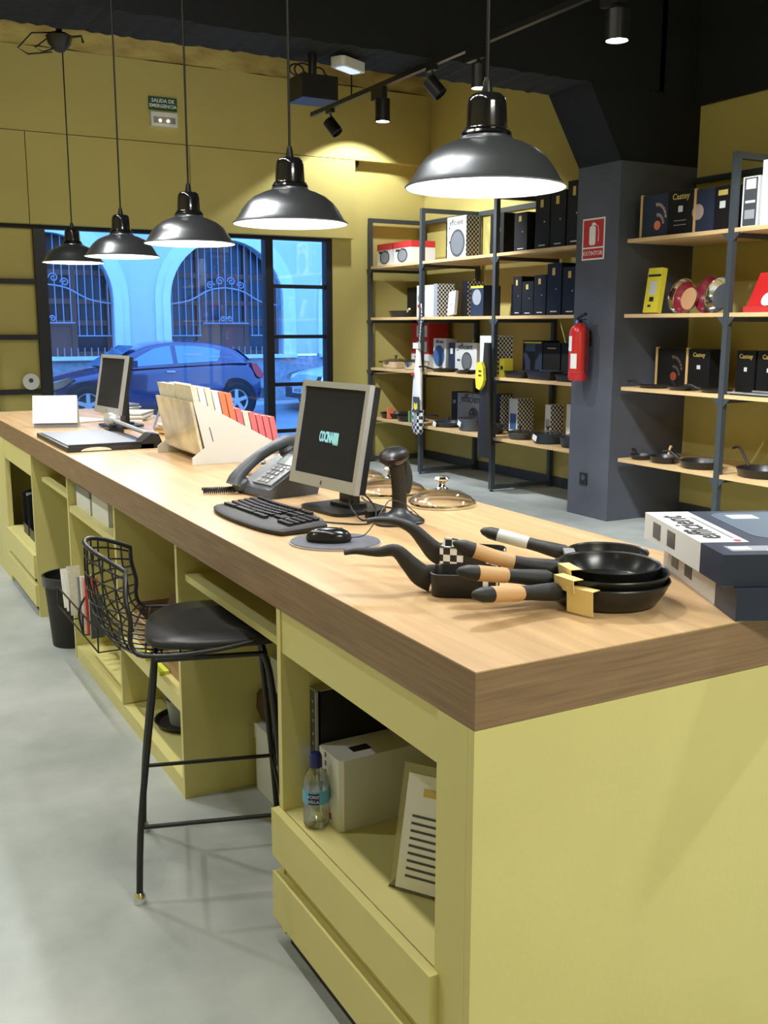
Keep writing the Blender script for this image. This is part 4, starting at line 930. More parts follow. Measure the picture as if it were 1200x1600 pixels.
tube_o('hook', [(-0.05, 0, 0.10), (-0.15, 0.02, 0.02), (-0.10, 0.02, 0.0), (-0.02, 0, 0.03)], 0.005, M_BLK, t, 6)
tube_o('hook', [(0.05, 0, 0.10), (0.14, 0, 0.12), (0.15, 0, 0.08)], 0.008, M_BLK, t, 6)
tube_o('drop_pole', [(0, 0, 0.1), (0, 0, 1.3)], 0.02, M_BLK, t, 8)

# ================================================================== STOOL
def stool():
    ang = math.radians(-17)
    t = thing('bar_stool', 'black wire bucket bar stool with dark cushion beside the counter', 'stool', (0.885, 2.70, 0), ang)
    # local x = forward, y = left (away from the viewer)
    def surf(s, v):
        # s 0..1 from the seat front over the seat, up the back
        prof = [(0.235, 0.700), (0.15, 0.705), (0.02, 0.690), (-0.12, 0.685), (-0.225, 0.712), (-0.290, 0.785), (-0.312, 0.88), (-0.312, 0.985)]
        wid = [0.205, 0.225, 0.24, 0.245, 0.245, 0.24, 0.225, 0.165]
        n = len(prof)-1; u = s*n; i = min(int(u), n-1); f = u-i
        def cr(a, k):
            p0, p1, p2, p3 = a[max(k-1, 0)], a[k], a[k+1], a[min(k+2, n)]
            return 0.5*((2*p1)+(-p0+p2)*f+(2*p0-5*p1+4*p2-p3)*f*f+(-p0+3*p1-3*p2+p3)*f**3)
        x = cr([p[0] for p in prof], i); z = cr([p[1] for p in prof], i); w = cr(wid, i)
        back = max(0, min(1, (s-0.45)/0.3)); seat = 1-back
        x += back*0.115*abs(v)**2.2; z += 0.035*seat*abs(v)**3 - back*0.055*abs(v)**2.5*max(0, (s-0.8)/0.2)
        return Vector((x, w*v*(1-0.06*abs(v)**3*back), z))
    b = bm_new()
    for k in range(-5, 6):
        v = k/5.6
        add_tube(b, [surf(s/26, v) for s in range(27)], 0.0028, 5)
    for k in range(1, 19):
        s = k/19
        add_tube(b, [surf(s, v/10) for v in range(-10, 11)], 0.0028, 5)
    fin('wire_basket', b, M_WIRE, t, smooth=60)
    rim = [surf(s/26, 1) for s in range(27)]+[surf(1, v/6) for v in range(5, -6, -1)]+[surf(s/26, -1) for s in range(26, -1, -1)]+[surf(0, v/6) for v in range(-5, 6)]
    tube_o('rim', rim, 0.0065, M_WIRE, t, 8, True)
    # cushion
    b = bm_new(); prof = []
    for k in range(32):
        a = 2*PI*k/32; c, s = math.cos(a), math.sin(a)
        prof.append((0.045+0.205*math.copysign(abs(c)**0.62, c), 0.212*math.copysign(abs(s)**0.62, s)))
    rings = []
    for sc, z in ((0.95, 0.706), (1.0, 0.712), (1.0, 0.722), (0.97, 0.731), (0.55, 0.734)):
        rings.append([b.verts.new((0.045+(x-0.045)*sc, y*sc, z+0.010*abs(y/0.2)**3)) for x, y in prof])
    for a, c in zip(rings, rings[1:]):
        for k in range(32): b.faces.new((a[k], a[(k+1) % 32], c[(k+1) % 32], c[k]))
    b.faces.new(rings[0]); b.faces.new(rings[-1]); fin('seat_cushion', b, M_PAD, t, smooth=60)
    # legs: feet around a 0.42 square in local coordinates
    feet = {}
    for nme, fx, fy in (('rn', -0.196, -0.207), ('rf', -0.196, 0.208), ('fn', 0.226, -0.207), ('ff', 0.226, 0.208)):
        top = (fx*0.62+(-0.01 if fx < 0 else 0.02), fy*0.86, 0.690); mid = (fx*0.80, fy*0.90, 0.60) if fx > 0 else (fx*0.66-0.01, fy*0.88, 0.60)
        leg = tube_o('leg', catmull([top, mid, (fx*0.93, fy*0.96, 0.25), (fx, fy, 0.028)], 5), 0.0095, M_WIRE, t, 10)
        lathe_o('glide', [(0, 0), (0.017, 0), (0.018, 0.012), (0.016, 0.024), (0.010, 0.032), (0, 0.032)], M_STEEL, leg, 16, Matrix.Translation((fx, fy, 0)))
    z = 0.22; fx0, fx1, fy_ = -0.186, 0.212, 0.201
    tube_o('foot_rail', [(fx0, -fy_, z), (fx1, -fy_, z)], 0.0065, M_WIRE, t); tube_o('foot_rail', [(fx0, fy_, z), (fx1, fy_, z)], 0.0065, M_WIRE, t)
    tube_o('foot_rail', [(fx0, -fy_, z), (fx0, fy_, z)], 0.0065, M_WIRE, t); tube_o('foot_rail', [(fx1, -fy_, z), (fx1, fy_, z)], 0.0065, M_WIRE, t)
    b = bm_new()
    for s in (-1, 1): add_tube(b, [(-0.13, s*0.178, 0.688), (0.165, s*0.178, 0.688)], 0.0075, 8)
    for x in (-0.13, 0.165): add_tube(b, [(x, -0.178, 0.688), (x, 0.178, 0.688)], 0.0075, 8)
    fin('seat_support', b, M_WIRE, t, smooth=60)
stool()

# ================================================================== ON THE COUNTER
TZ = 1.0005
# screens
def monitor(label, loc, rz, stand=True, text=None, base=True):
    t = thing('monitor', label, 'monitor', loc, rz)
    Mt = Matrix.Translation((-0.045, 0, 0.237)) @ Matrix.Rotation(math.radians(10.5), 4, 'Y')
    # local frame: screen in the y-z plane looking towards -x
    W2, H2, e = 0.186, 0.165, 0.019
    b = bm_new()
    for c in ((-0.012, -W2, H2-e, 0.006, W2, H2), (-0.012, -W2, -H2, 0.006, W2, -H2+0.036), (-0.012, -W2, -H2+0.036, 0.006, -W2+e, H2-e), (-0.012, W2-e, -H2+0.036, 0.006, W2, H2-e)): add_box(b, *c, Mt)
    fin('bezel', b, M_SILVER, t, bevel=0.003)
    b = bm_new(); add_box(b, -0.006, -W2+e, -H2+0.036, 0.002, W2-e, H2-e, Mt); fin('screen', b, M_SCREEN, t)
    b = bm_new(); add_box(b, 0.006, -W2+0.003, -H2+0.003, 0.030, W2-0.003, H2-0.003, Mt); add_prism(b, rrect(0.24, 0.20, 0.03, 4), 'x', 0.03, 0.055, Mt); fin('back_shell', b, M_BLK, t, bevel=0.004)
    b = bm_new(); add_box(b, -0.0135, -0.003, -H2+0.010, -0.012, 0.003, -H2+0.022, Mt); fin('power_button', b, M_DGREY, t)
    b = bm_new(); add_box(b, 0.012, -0.04, 0.01, 0.036, 0.04, 0.22); fin('neck', b, M_BLK, t, bevel=0.004)
    b = bm_new(); add_prism(b, rrect(0.20, 0.24, 0.04, 5, 0.0, 0), 'z', 0, 0.010); add_prism(b, rrect(0.08, 0.12, 0.02, 4, 0.02, 0), 'z', 0.0102, 0.022); fin('base', b, M_BLK, t, bevel=0.003)
    if text:
        n0 = Mt @ Vector((-0.0070, 0.0, -0.008)); up = (Mt.to_3x3() @ Vector((0, 0, 1)))
        m1 = mat('lit_screen_text', (0.1, 0.3, 0.35), 0.5, emit=(0.35, 0.62, 0.66), estr=0.8)
        b = bm_new(); add_box(b, -0.0068, -0.052, -0.028, -0.0062, -0.026, 0.010, Mt); fin('lit_block', b, mat('lit_green_block', (0.1, 0.3, 0.2), 0.5, emit=(0.30, 0.60, 0.42), estr=0.5), t)
        lettering(text, 0.046, m1, t, n0, (0, -1, 0), up, bold=0.0012, sx=0.42)
    return t
monitor('near silver framed monitor beside the phone with COCINARIA on its dark screen', (1.402, 2.82, TZ), math.radians(7.6), text='COCINARIA')
monitor('far silver framed monitor beside the paper trimmer and window', (1.455, 5.77, TZ+0.008), math.radians(7.6))

# keyboard
t = thing('keyboard', 'black curved keyboard in front of the near monitor', 'keyboard', (1.125, 2.76, TZ), math.radians(4))
b = bm_new()
out = []
for k in range(41):
    y = -0.235+0.47*k/40; u = y/0.235; out.append((-0.088-0.020*(1-u*u)+0.012*abs(u)**6, y))
for k in range(41):
    y = 0.235-0.47*k/40; u = y/0.235; out.append((0.088-0.012*u*u-0.012*abs(u)**6, y))
bot = [b.verts.new((x, y, 0.003)) for x, y in out]; midr = [b.verts.new((x*1.01, y*1.01, 0.012+0.008*(x+0.1)/0.2)) for x, y in out]; tp = [b.verts.new((x*0.93, y*0.97, 0.018+0.014*(x+0.1)/0.2)) for x, y in out]
for A, B_ in ((bot, midr), (midr, tp)):
    for k in range(len(A)): b.faces.new((A[k], A[(k+1) % len(A)], B_[(k+1) % len(A)], B_[k]))
b.faces.new(tp); b.faces.new(list(reversed(bot))); fin('key_tray', b, M_BLKM, t, smooth=50)
bmk = bm_new(); add_box(bmk, -0.0075, -0.0075, 0, 0.0075, 0.0075, 0.008); keym = fin('key', bmk, M_BLK, t, bevel=0.0015, seg=1)
first = True; wide = {}
def key(x, y, w=1.0):
    global first
    z = 0.0175+0.014*(x+0.1)/0.2
    if w == 1.0 and first: o = keym; first = False
    elif w == 1.0: o = keym.copy(); COL.objects.link(o)
    else:
        if w not in wide: bmw = bm_new(); add_box(bmw, -0.0075, -0.0085*w, 0, 0.0075, 0.0085*w, 0.008); wide[w] = fin('key', bmw, M_BLK, t, bevel=0.0015, seg=1); o = wide[w]
        else: o = wide[w].copy(); COL.objects.link(o)
    o.parent = t; o.location = (x, y, z); return o
for r in range(6):
    x = 0.070-0.0205*r-(0.006 if r else 0)
    cx = -0.010 if r else 0
    n = 15 if r < 5 else 0
    for k in range(n):
        y = 0.205-k*0.0188; bow = -0.008*(1-((k-7)/7)**2)
        key(x+bow, y)
    if r == 5:
        for y, w in ((0.20, 1.3), (0.175, 1.3), (0.15, 1.3), (0.07, 6.6), (-0.01, 1.3), (-0.035, 1.3), (-0.06, 1.3)): key(x-0.006, y, w)
    for k in range(3):
        if r in (0, 1, 2, 4): key(x, -0.088-0.0188*k)
    for k in range(4):
        if r: key(x, -0.152-0.0188*k)
# mouse mat, mouse
t = thing('mouse_mat', 'oval dark mouse mat with a pale rim beside the keyboard', 'mat', (1.157, 2.378, TZ), math.radians(-35))
Ml = Matrix.Diagonal((1, 0.86, 1, 1))
lathe_o('base', [(0, 0), (0.124, 0), (0.124, 0.0045), (0, 0.0045)], M_SILVER, t, 48, Ml); lathe_o('top_pad', [(0, 0.0046), (0.121, 0.0046), (0.120, 0.0065), (0, 0.0065)], mat('slate_pad', (0.085, 0.085, 0.105), 0.7), t, 48, Ml)
t = thing('mouse', 'glossy black mouse on the oval mat', 'mouse', (1.138, 2.378, TZ+0.007), math.radians(-32))
b = bm_new(); rings = []
for z, s, dx in ((0.0, 0.94, 0), (0.008, 1.0, 0), (0.018, 0.95, 0.001), (0.027, 0.80, 0.002), (0.034, 0.55, 0.004), (0.037, 0.25, 0.005)):
    rings.append([b.verts.new((dx+0.062*s*math.cos(a*PI/14), 0.035*s*math.sin(a*PI/14)*(1+0.08*math.cos(a*PI/14)), z)) for a in range(28)])
for A, B_ in zip(rings, rings[1:]):
    for k in range(28): b.faces.new((A[k], A[(k+1) % 28], B_[(k+1) % 28], B_[k]))
b.faces.new(rings[-1]); b.faces.new(list(reversed(rings[0]))); fin('mouse_body', b, M_BLKG if False else mat('gloss_black_plastic', (0.01, 0.01, 0.01), 0.18), t, smooth=60)
lathe_o('scroll_wheel', [(0, -0.004), (0.008, -0.004), (0.009, 0), (0.008, 0.004), (0, 0.004)], M_DGREY, t, 16, Matrix.Translation((0.032, 0, 0.029)) @ Matrix.Rotation(PI/2, 4, 'X'))
tube_o('cord', catmull([(0.060, 0, 0.010), (0.10, 0.01, 0.02), (0.14, 0.06, 0.075), (0.16, 0.13, 0.09), (0.20, 0.22, 0.06), (0.25, 0.30, 0.0)], 6), 0.0016, M_BLK, t, 6)

# cables behind the monitor
o = tube_o('cable', catmull([(1.53, 2.66, TZ+0.004), (1.49, 2.674, TZ+0.004), (1.44, 2.668, TZ+0.004), (1.36, 2.61, TZ+0.004), (1.34, 2.655, TZ+0.05), (1.37, 2.65, TZ+0.085), (1.42, 2.64, TZ+0.03), (1.36, 2.56, TZ+0.004), (1.28, 2.60, TZ+0.004), (1.24, 2.66, TZ+0.004)], 7), 0.0028, M_BLK); tag(o, 'looping thin black cable beside the near monitor stand', 'cable')
o = tube_o('cable', catmull([(1.56, 2.66, TZ+0.003), (1.55, 2.72, TZ+0.003), (1.53, 2.80, TZ+0.003), (1.53, 2.90, TZ+0.003), (1.55, 2.98, TZ+0.003)], 7), 0.0028, M_BLK); tag(o, 'black cable running from the scanner stand to the monitor', 'cable')
o = boxo('adapter', (1.395, 2.635, TZ, 1.435, 2.660, TZ+0.022), M_BLK, bevel=0.004); tag(o, 'small black adapter block behind the near monitor foot', 'adapter')

# telephone
t = thing('telephone', 'dark grey desk telephone with keypad left of the near monitor', 'telephone', (1.345, 3.21, TZ), math.radians(10))
prism_o('body', [(-0.105, 0), (0.095, 0), (0.105, 0.03), (0.105, 0.125), (0.085, 0.135), (-0.10, 0.030), (-0.11, 0.012)], 'y', -0.10, 0.095, M_DGREY, t, bevel=0.006)
sl = math.atan2(0.105, 0.185); Mf = Matrix.Translation((-0.10, 0, 0.0305)) @ Matrix.Rotation(-sl, 4, 'Y')
b = bm_new(); add_box(b, 0.02, -0.085, 0.0, 0.19, 0.03, 0.006, Mf); fin('face_plate', b, M_GREY, t, bevel=0.002)
b = bm_new(); add_box(b, 0.13, -0.075, 0.0062, 0.175, 0.02, 0.009, Mf); fin('display', b, mat('lcd', (0.30, 0.33, 0.30), 0.3), t)
for r in range(4):
    for c_ in range(3):
        b = bm_new(); add_box(b, 0.028+r*0.022, -0.055+c_*0.024, 0.006, 0.040+r*0.022, -0.039+c_*0.024, 0.0105, Mf); fin('button', b, M_SILVER, t, bevel=0.0015, seg=1)
for c_ in range(4):
    b = bm_new(); add_box(b, 0.112, -0.075+c_*0.024, 0.006, 0.120, -0.060+c_*0.024, 0.009, Mf); fin('button', b, M_SILVER, t)
hp = catmull([(-0.130, 0.080, 0.030), (-0.115, 0.080, 0.060), (-0.05, 0.080, 0.110), (0.03, 0.080, 0.150), (0.10, 0.080, 0.170), (0.128, 0.080, 0.150)], 6)
hs = tube_o('handset', hp, 0.02, M_DGREY, t, 14, radii=[0.020+0.012*abs(2*i/(len(hp)-1)-1)**2 for i in range(len(hp))])
b = bm_new(); add_lathe(b, [(0, 0), (0.028, 0), (0.030, 0.02), (0.02, 0.03), (0, 0.03)], 20, Matrix.Translation((-0.098, 0.078, 0.022)) @ Matrix.Rotation(-sl, 4, 'Y')); fin('ear_cup', b, M_DGREY, hs, smooth=40); b = bm_new(); add_lathe(b, [(0, 0), (0.028, 0), (0.030, 0.02), (0.02, 0.03), (0, 0.03)], 20, Matrix.Translation((0.095, 0.078, 0.125)) @ Matrix.Rotation(-sl, 4, 'Y')); fin('ear_cup', b, M_DGREY, hs, smooth=40)
hel = []
N = 17*8
A0, A1, A2 = Vector((1.105, 3.315, 0)), Vector((1.165, 3.29, 0)), Vector((1.215, 3.285, 0))
for i in range(N):
    u = i/N; p = (1-u)**2*A0+2*u*(1-u)*A1+u*u*A2; d = (A2-A0).normalized(); s_ = Vector((-d.y, d.x, 0)); a = i*2*PI/8
    hel.append((p.x+s_.x*0.0095*math.cos(a), p.y+s_.y*0.0095*math.cos(a), TZ+0.0125+0.0095*math.sin(a)))
hel += [tuple(v) for v in catmull([(1.217, 3.282, TZ+0.006), (1.232, 3.262, TZ+0.004), (1.240, 3.275, TZ+0.01), (1.245, 3.30, TZ+0.03)], 4)]
o = tube_o('coiled_cord', hel, 0.0028, M_BLK, None, 6); tag(o, 'black coiled telephone cord lying on the worktop', 'cord')

# little steel pots
M_GRN = mat('green_enamel', (0.02, 0.16, 0.10), 0.2, coat=0.6); M_PNK = mat('pink_enamel', (0.70, 0.25, 0.22), 0.25, coat=0.5)
t = thing('steel_pot', 'small steel bowl heaped with shiny green and white balls beside the phone', 'bowl', (1.435, 3.66, TZ))
lathe_o('bowl', [(0, 0), (0.030, 0), (0.044, 0.015), (0.048, 0.04), (0.052, 0.045), (0.046, 0.045), (0.042, 0.02), (0, 0.01)], M_STEEL, t, 28)
for k in range(9):
    a = k*2*PI/8; r = 0.032 if k < 8 else 0
    lathe_o('ball', [(0, -0.014), (0.010, -0.010), (0.014, 0), (0.010, 0.010), (0, 0.014)], M_GRN if k in (1, 2, 8) else (M_STEEL if k % 2 else M_WHITE), t, 12, Matrix.Translation((r*math.cos(a), r*math.sin(a), 0.050 if k < 8 else 0.062)), smooth=80)
t = thing('steel_tin', 'small lidded steel tin with pink band behind the bowl of balls', 'tin', (1.545, 3.67, TZ))
lathe_o('body', [(0, 0), (0.032, 0), (0.033, 0.05), (0, 0.05)], M_STEEL, t, 24); lathe_o('pink_band', [(0.0335, 0.02), (0.0345, 0.02), (0.0345, 0.045), (0.0335, 0.045)], M_PNK, t, 24)
lathe_o('lid', [(0, 0.051), (0.026, 0.052), (0.020, 0.066), (0.030, 0.074), (0.030, 0.082), (0, 0.084)], M_STEEL, t, 24)

# glass lids
def glid(label, x, y, r):
    t = thing('glass_lid', label, 'lid', (x, y, TZ), 0, 'glass pan lids at the back of the counter')
    lathe_o('glass_dome', [(r*0.97, 0.010), (r*0.86, 0.026), (r*0.6, 0.042), (r*0.3, 0.050), (0, 0.052), (0, 0.049), (r*0.3, 0.047), (r*0.6, 0.039), (r*0.85, 0.023), (r*0.95, 0.010)], M_LIDGLASS, t, 48)
    lathe_o('steel_rim', [(r*0.95, 0.0), (r, 0.001), (r*1.005, 0.006), (r*0.99, 0.013), (r*0.95, 0.012)], M_STEEL, t, 48, close=True)
    lathe_o('knob', [(0, 0.050), (0.022, 0.053), (0.012, 0.060), (0.009, 0.070), (0.022, 0.080), (0.026, 0.086), (0.020, 0.092), (0, 0.090)], M_STEEL, t, 24)
    return t
glid('glass lid with steel knob right of the barcode scanner', 1.722, 2.745, 0.112)
glid('glass lid with steel knob behind the barcode scanner', 1.690, 3.03, 0.128)
glid('farthest glass lid, mostly behind the near monitor', 1.70, 3.34, 0.128)

# barcode scanner on its stand
t = thing('barcode_scanner', 'black barcode scanner standing on a flared foot', 'scanner', (1.455, 2.555, TZ), math.radians(28))
b = bm_new(); rings = []
for z, s in ((0, 1.0), (0.006, 1.0), (0.012, 0.90), (0.022, 0.60), (0.035, 0.36), (0.05, 0.28)):
    ring = []
    for k in range(28):
        a = 2*PI*k/28; c_, s_ = math.cos(a), math.sin(a); ext = 1.25 if c_ < 0 else 1.0
        ring.append(b.verts.new((0.076*s*c_*(ext if z < 0.02 else 1), 0.076*s*s_*(1-0.25*max(0, -c_)), z)))
    rings.append(ring)
for A, B_ in zip(rings, rings[1:]):
    for k in range(28): b.faces.new((A[k], A[(k+1) % 28], B_[(k+1) % 28], B_[k]))
b.faces.new(rings[-1]); b.faces.new(list(reversed(rings[0]))); fin('foot', b, M_BLK, t, smooth=50)
np_ = catmull([(0.0, 0, 0.045), (0.0, 0, 0.09), (-0.008, 0, 0.14), (-0.018, 0, 0.175)], 5); tube_o('neck', np_, 0.022, M_BLK, t, 16, radii=[0.0225+0.002*math.sin(i) *0 for i in range(len(np_))])
gp = catmull([(0.022, 0, 0.085), (0.034, 0, 0.12), (0.030, 0, 0.165), (0.012, 0, 0.195)], 5); tube_o('scanner_grip', gp, 0.02, M_BLKM, t, 14, radii=[0.012+0.010*math.sin(PI*min(1, 0.25+i/len(gp))) for i in range(len(gp))])
Mh = Matrix.Translation((-0.030, 0, 0.198)) @ Matrix.Rotation(math.radians(-6), 4, 'Y') @ Matrix.Diagonal((1.15, 0.78, 1, 1))
lathe_o('scanner_head', [(0, -0.024), (0.030, -0.022), (0.046, -0.008), (0.050, 0.004), (0.044, 0.016), (0.026, 0.026), (0, 0.029)], M_BLK, t, 32, Mh)
lathe_o('scan_window', [(0.0485, -0.008), (0.0508, -0.006), (0.0512, 0.002), (0.0495, 0.004)], mat('dark_red_window', (0.012, 0.003, 0.004), 0.2), t, 32, Mh, close=True)

# frying pans in the foreground
M_INSIDE = mat('black_nonstick_inside', (0.010, 0.010, 0.011), 0.25)
def nested_pan(label, cx, cy, z0, r, h, ang, hl, zt, sleeve=True, grip=M_TAN, sleeve_m=M_YSLEEVE, curve=0.0, name='frying_pan', sh=0.05):
    t = thing(name, label, 'pan', (cx, cy, z0), math.radians(ang), None)
    lathe_o('bowl', [(0, 0), (r*0.74, 0), (r*0.80, 0.003), (r*0.93, h*0.6), (r*0.985, h-0.004), (r, h), (r*0.99, h+0.0025), (r*0.965, h), (r*0.91, h*0.6), (r*0.78, 0.006), (0, 0.005)], M_PANBODY, t, 56)
    lathe_o('inner_coating', [(0, 0.0056), (r*0.77, 0.0066), (r*0.90, h*0.62), (r*0.955, h-0.001)], M_INSIDE, t, 56)
    x0 = r-0.004; x1 = r+0.045; x2 = r+0.095; x3 = r+hl-0.045; x4 = r+hl
    zr = h-0.014
    def zz(x):
        u = (x-x0)/(x4-x0); return zr+(zt-zr)*u+curve*math.sin(PI*u)
    P = lambda x: (x, 0, zz(x))
    hd = tube_o('handle', [P(x0-0.012), P(x0+0.012), P(x1), P((x1+x2)/2), P(x2)], 0.014, M_BLKM, t, 14, radii=[0.010, 0.019, 0.017, 0.015, 0.0145])
    for v in hd.data.vertices: v.co.y *= 1.25
    g1 = tube_o('handle_wrap', [P(x2), P(x2+0.004), P((x2+x3)/2), P(x3)], 0.0135, grip, t, 14, radii=[0.0145, 0.0158, 0.0160, 0.0163])
    for v in g1.data.vertices: v.co.y *= 1.2
    tp_ = tube_o('handle_tip', [P(x3), P(x3+0.022), P(x4-0.006), P(x4)], 0.012, M_BLKM, t, 14, radii=[0.0160, 0.0150, 0.009, 0.003])
    for v in tp_.data.vertices: v.co.y *= 1.2
    if sleeve:
        b = bm_new(); w = 0.030
        # folded card over the pan rim beside the handle root
        pts = [(0.006, h+0.004), (-0.018, h+0.004), (-0.018, h+0.0055), (0.0075, h+0.0055), (0.004, h-sh), (0.0025, h-sh)]
        a0 = math.radians(14)
        for kk in range(1): add_prism(b, [(r+p[0]+0.003, p[1]) for p in pts], 'y', 0.0, 0.062, Matrix.Rotation(a0, 4, 'Z'))
        fin('card_sleeve', b, sleeve_m, t)
    return t
nested_pan('lowest pan of the nested stack, tan handle nearest the counter edge', 1.41, 1.59, TZ, 0.133, 0.050, 182, 0.215, 0.058, sh=0.046)
nested_pan('middle pan of the nested stack with pale yellow sleeve', 1.412, 1.592, TZ+0.0205, 0.130, 0.046, 166, 0.205, 0.062, sh=0.022)
nested_pan('top pan of the nested stack with holed handle tip', 1.425, 1.600, TZ+0.037, 0.108, 0.041, 152, 0.225, 0.085, curve=-0.010, sh=0.018)
nested_pan('small separate pan with pale grey handle behind the stack', 1.598, 1.80, TZ, 0.096, 0.045, 133, 0.215, 0.075, grip=mat('pale_grey_grip', (0.60, 0.60, 0.58), 0.35), sleeve_m=M_SILVER, sh=0.02)
def swoop_pan(label, cx, cy, ang, hz, sz=1.0, group=None):
    t = thing('egg_pan', label, 'pan', (cx, cy, TZ), math.radians(ang))
    b = bm_new(); rg = []
    for s, z in ((0.90, 0), (0.96, 0.004), (1.0, 0.050), (0.975, 0.0515), (0.94, 0.048), (0.88, 0.006)):
        rg.append([b.verts.new((px*s*sz, py*s*sz, z*sz)) for px, py in rrect(0.145, 0.105, 0.022, 5)])
    for A, B_ in zip(rg, rg[1:]):
        for k in range(len(A)): b.faces.new((A[k], A[(k+1) % len(A)], B_[(k+1) % len(A)], B_[k]))
    b.faces.new(list(reversed(rg[0]))); b.faces.new(rg[-1]); fin('pan_body', b, M_PANBODY, t, smooth=40)
    # handle: a strap that leaves the wall wide and deep, swoops up and narrows
    path = catmull([(0.070, 0, 0.030), (0.095, 0, 0.038), (0.120, 0, 0.062), (0.150, 0, 0.090), (0.190, 0, hz-0.002), (0.235, 0, hz), (0.262, 0, hz-0.004)], 5)
    n = len(path); b = bm_new(); rr = []
    for i, p in enumerate(path):
        u = i/(n-1); hh = 0.026*(1-u)**1.6+0.0065; ww = 0.013
        if i == 0: d = (path[1]-path[0])
        elif i == n-1: d = path[-1]-path[-2]
        else: d = path[i+1]-path[i-1]
        d.normalize(); nn = Vector((-d.z, 0, d.x))
        rr.append([b.verts.new(p+nn*hh*math.sin(a)*1.0+Vector((0, ww*math.cos(a), 0))) for a in [2*PI*k/12 for k in range(12)]])
    for A, B_ in zip(rr, rr[1:]):
        for k in range(12): b.faces.new((A[k], A[(k+1) % 12], B_[(k+1) % 12], B_[k]))
    b.faces.new(rr[0]); b.faces.new(rr[-1]); fin('handle', b, M_BLKM, t, smooth=50)
    # gingham card folded over the rim
    bx = bm_new(); add_box(bx, -0.070, 0.049, 0.016, -0.040, 0.0565, 0.054); add_box(bx, -0.0755, -0.02, 0.010, -0.0735, 0.045, 0.054); fin('gingham_card', bx, M_CHECKF, t)
    return t
swoop_pan('small black pan with swooping handle nearest the worktop edge', 1.180, 1.785, 146, 0.088)
t = swoop_pan('small black pan with swooping handle and gingham flap, behind its twin', 1.318, 1.955, 136, 0.108)
b = bm_new(); add_box(b, 0.015, 0.053, 0.022, 0.070, 0.059, 0.062); add_box(b, 0.015, -0.01, 0.058, 0.070, 0.059, 0.062); add_prism(b, [(0.015, 0.062), (0.070, 0.062), (0.062, 0.082), (0.022, 0.078)], 'y', 0.035, 0.039); fin('gingham_flap', b, M_CHECKF, t)

# two long boxes at the right
def effbox(label, loc, rz, first):
    t = thing('pan_box', label, 'box', loc, rz)
    Lb, Wb, Hb = 0.47, 0.36, 0.0635
    boxo('carton', (0, 0, 0, Wb, Lb, Hb), M_BOXWH, t, bevel=0.0015)
    boxo('dark_end', (-0.0015, -0.002, 0.001, Wb+0.0015, 0.115, Hb+0.0012), M_BOXNAVY, t, bevel=0.001)
    for y in (0.36, 0.265): boxo('printed_square', (-0.0012, y, 0.016, 0, y+0.048, 0.052), M_DGREY, t)
    if first:
        boxo('printed_field', (0.105, 0.116, Hb, Wb-0.003, Lb-0.004, Hb+0.0010), M_BOXNAVY, t)
        b = bm_new(); add_prism(b, rrect(0.22, 0.30, 0.05, 5, 0.245, 0.29), 'z', Hb+0.0012, Hb+0.0020); fin('printed_pan', b, mat('printed_pan_blue', (0.10, 0.14, 0.19), 0.4), t)
        boxo('printed_label', (0.17, 0.36, Hb+0.0022, 0.235, 0.405, Hb+0.0028), M_PAPER, t)
        lettering('efficient', 0.082, M_TEXTK, t, (0.040, 0.285, Hb+0.0004), (0, 1, 0), (-1, 0, 0), bold=0.0009)
        b = bm_new(); add_lathe(b, [(0, 0), (0.008, 0), (0.008, 0.0008), (0, 0.0008)], 16, Matrix.Translation((0.085, 0.135, Hb))); fin('red_dot', b, M_REDP, t)
        boxo('small_print', (0.083, 0.16, Hb, 0.088, 0.40, Hb+0.0006), M_GREY, t)
        boxo('printed_strip', (0.03, 0.03, Hb+0.0012, 0.33, 0.075, Hb+0.0018), M_BOXGREY, t)
        b = bm_new(); add_prism(b, [(0.10, 0.03), (0.19, 0.03), (0.14, 0.08)], 'z', Hb+0.0019, Hb+0.0025); add_box(b, 0.035, 0.04, Hb+0.0019, 0.075, 0.066, Hb+0.0025); fin('printed_marks', b, M_PAPER, t)
    return t
effbox('lower pan box of the pair at the right end of the counter', (1.530, 1.345, TZ), math.radians(-27), False)
effbox('upper pan box with efficient lettered on its white top', (1.516, 1.372, TZ+0.066), math.radians(-24.5), True)

# book rack
t = thing('book_rack', 'white cardboard display rack on the worktop full of small books', 'rack', (1.305, 4.03, TZ))
side = [(0.0, 0.0), (0.43, 0.0), (0.43, 0.045), (0.04, 0.262), (0.012, 0.258), (0.055, 0.07), (0.035, 0.055), (0.0, 0.03)]
for y in (0.0, 0.50): prism_o('side_panel', side, 'y', y, y+0.006, M_WHITE, t)
M_BAG = mat('shiny_cream_card', (0.62, 0.55, 0.40), 0.22, var=0.3, vscale=7)
prism_o('front_panel', [(-0.002, 0.262), (0.010, 0.262), (0.052, 0.04), (0.040, 0.04)], 'y', 0.0065, 0.4995, M_BAG, t)
prism_o('base_tray', [(0.05, 0.03), (0.42, 0.03), (0.42, 0.038), (0.05, 0.038)], 'y', 0.0065, 0.4995, M_WHITE, t)
prism_o('slot', [(0.075, 0.155), (0.079, 0.155), (0.094, 0.095), (0.090, 0.095)], 'y', -0.001, 0, M_DGREY, t)
bk0 = None
books = []
cols = [M_CREAM, M_PAPER, M_CREAM, M_PAPER, M_ORANGE, M_ORANGE, M_PINK, M_CREAM, M_PINK, M_PINK, M_PINK, M_PINK]
wordc = {M_CREAM: 'cream', M_PAPER: 'white', M_ORANGE: 'orange', M_PINK: 'pink'}
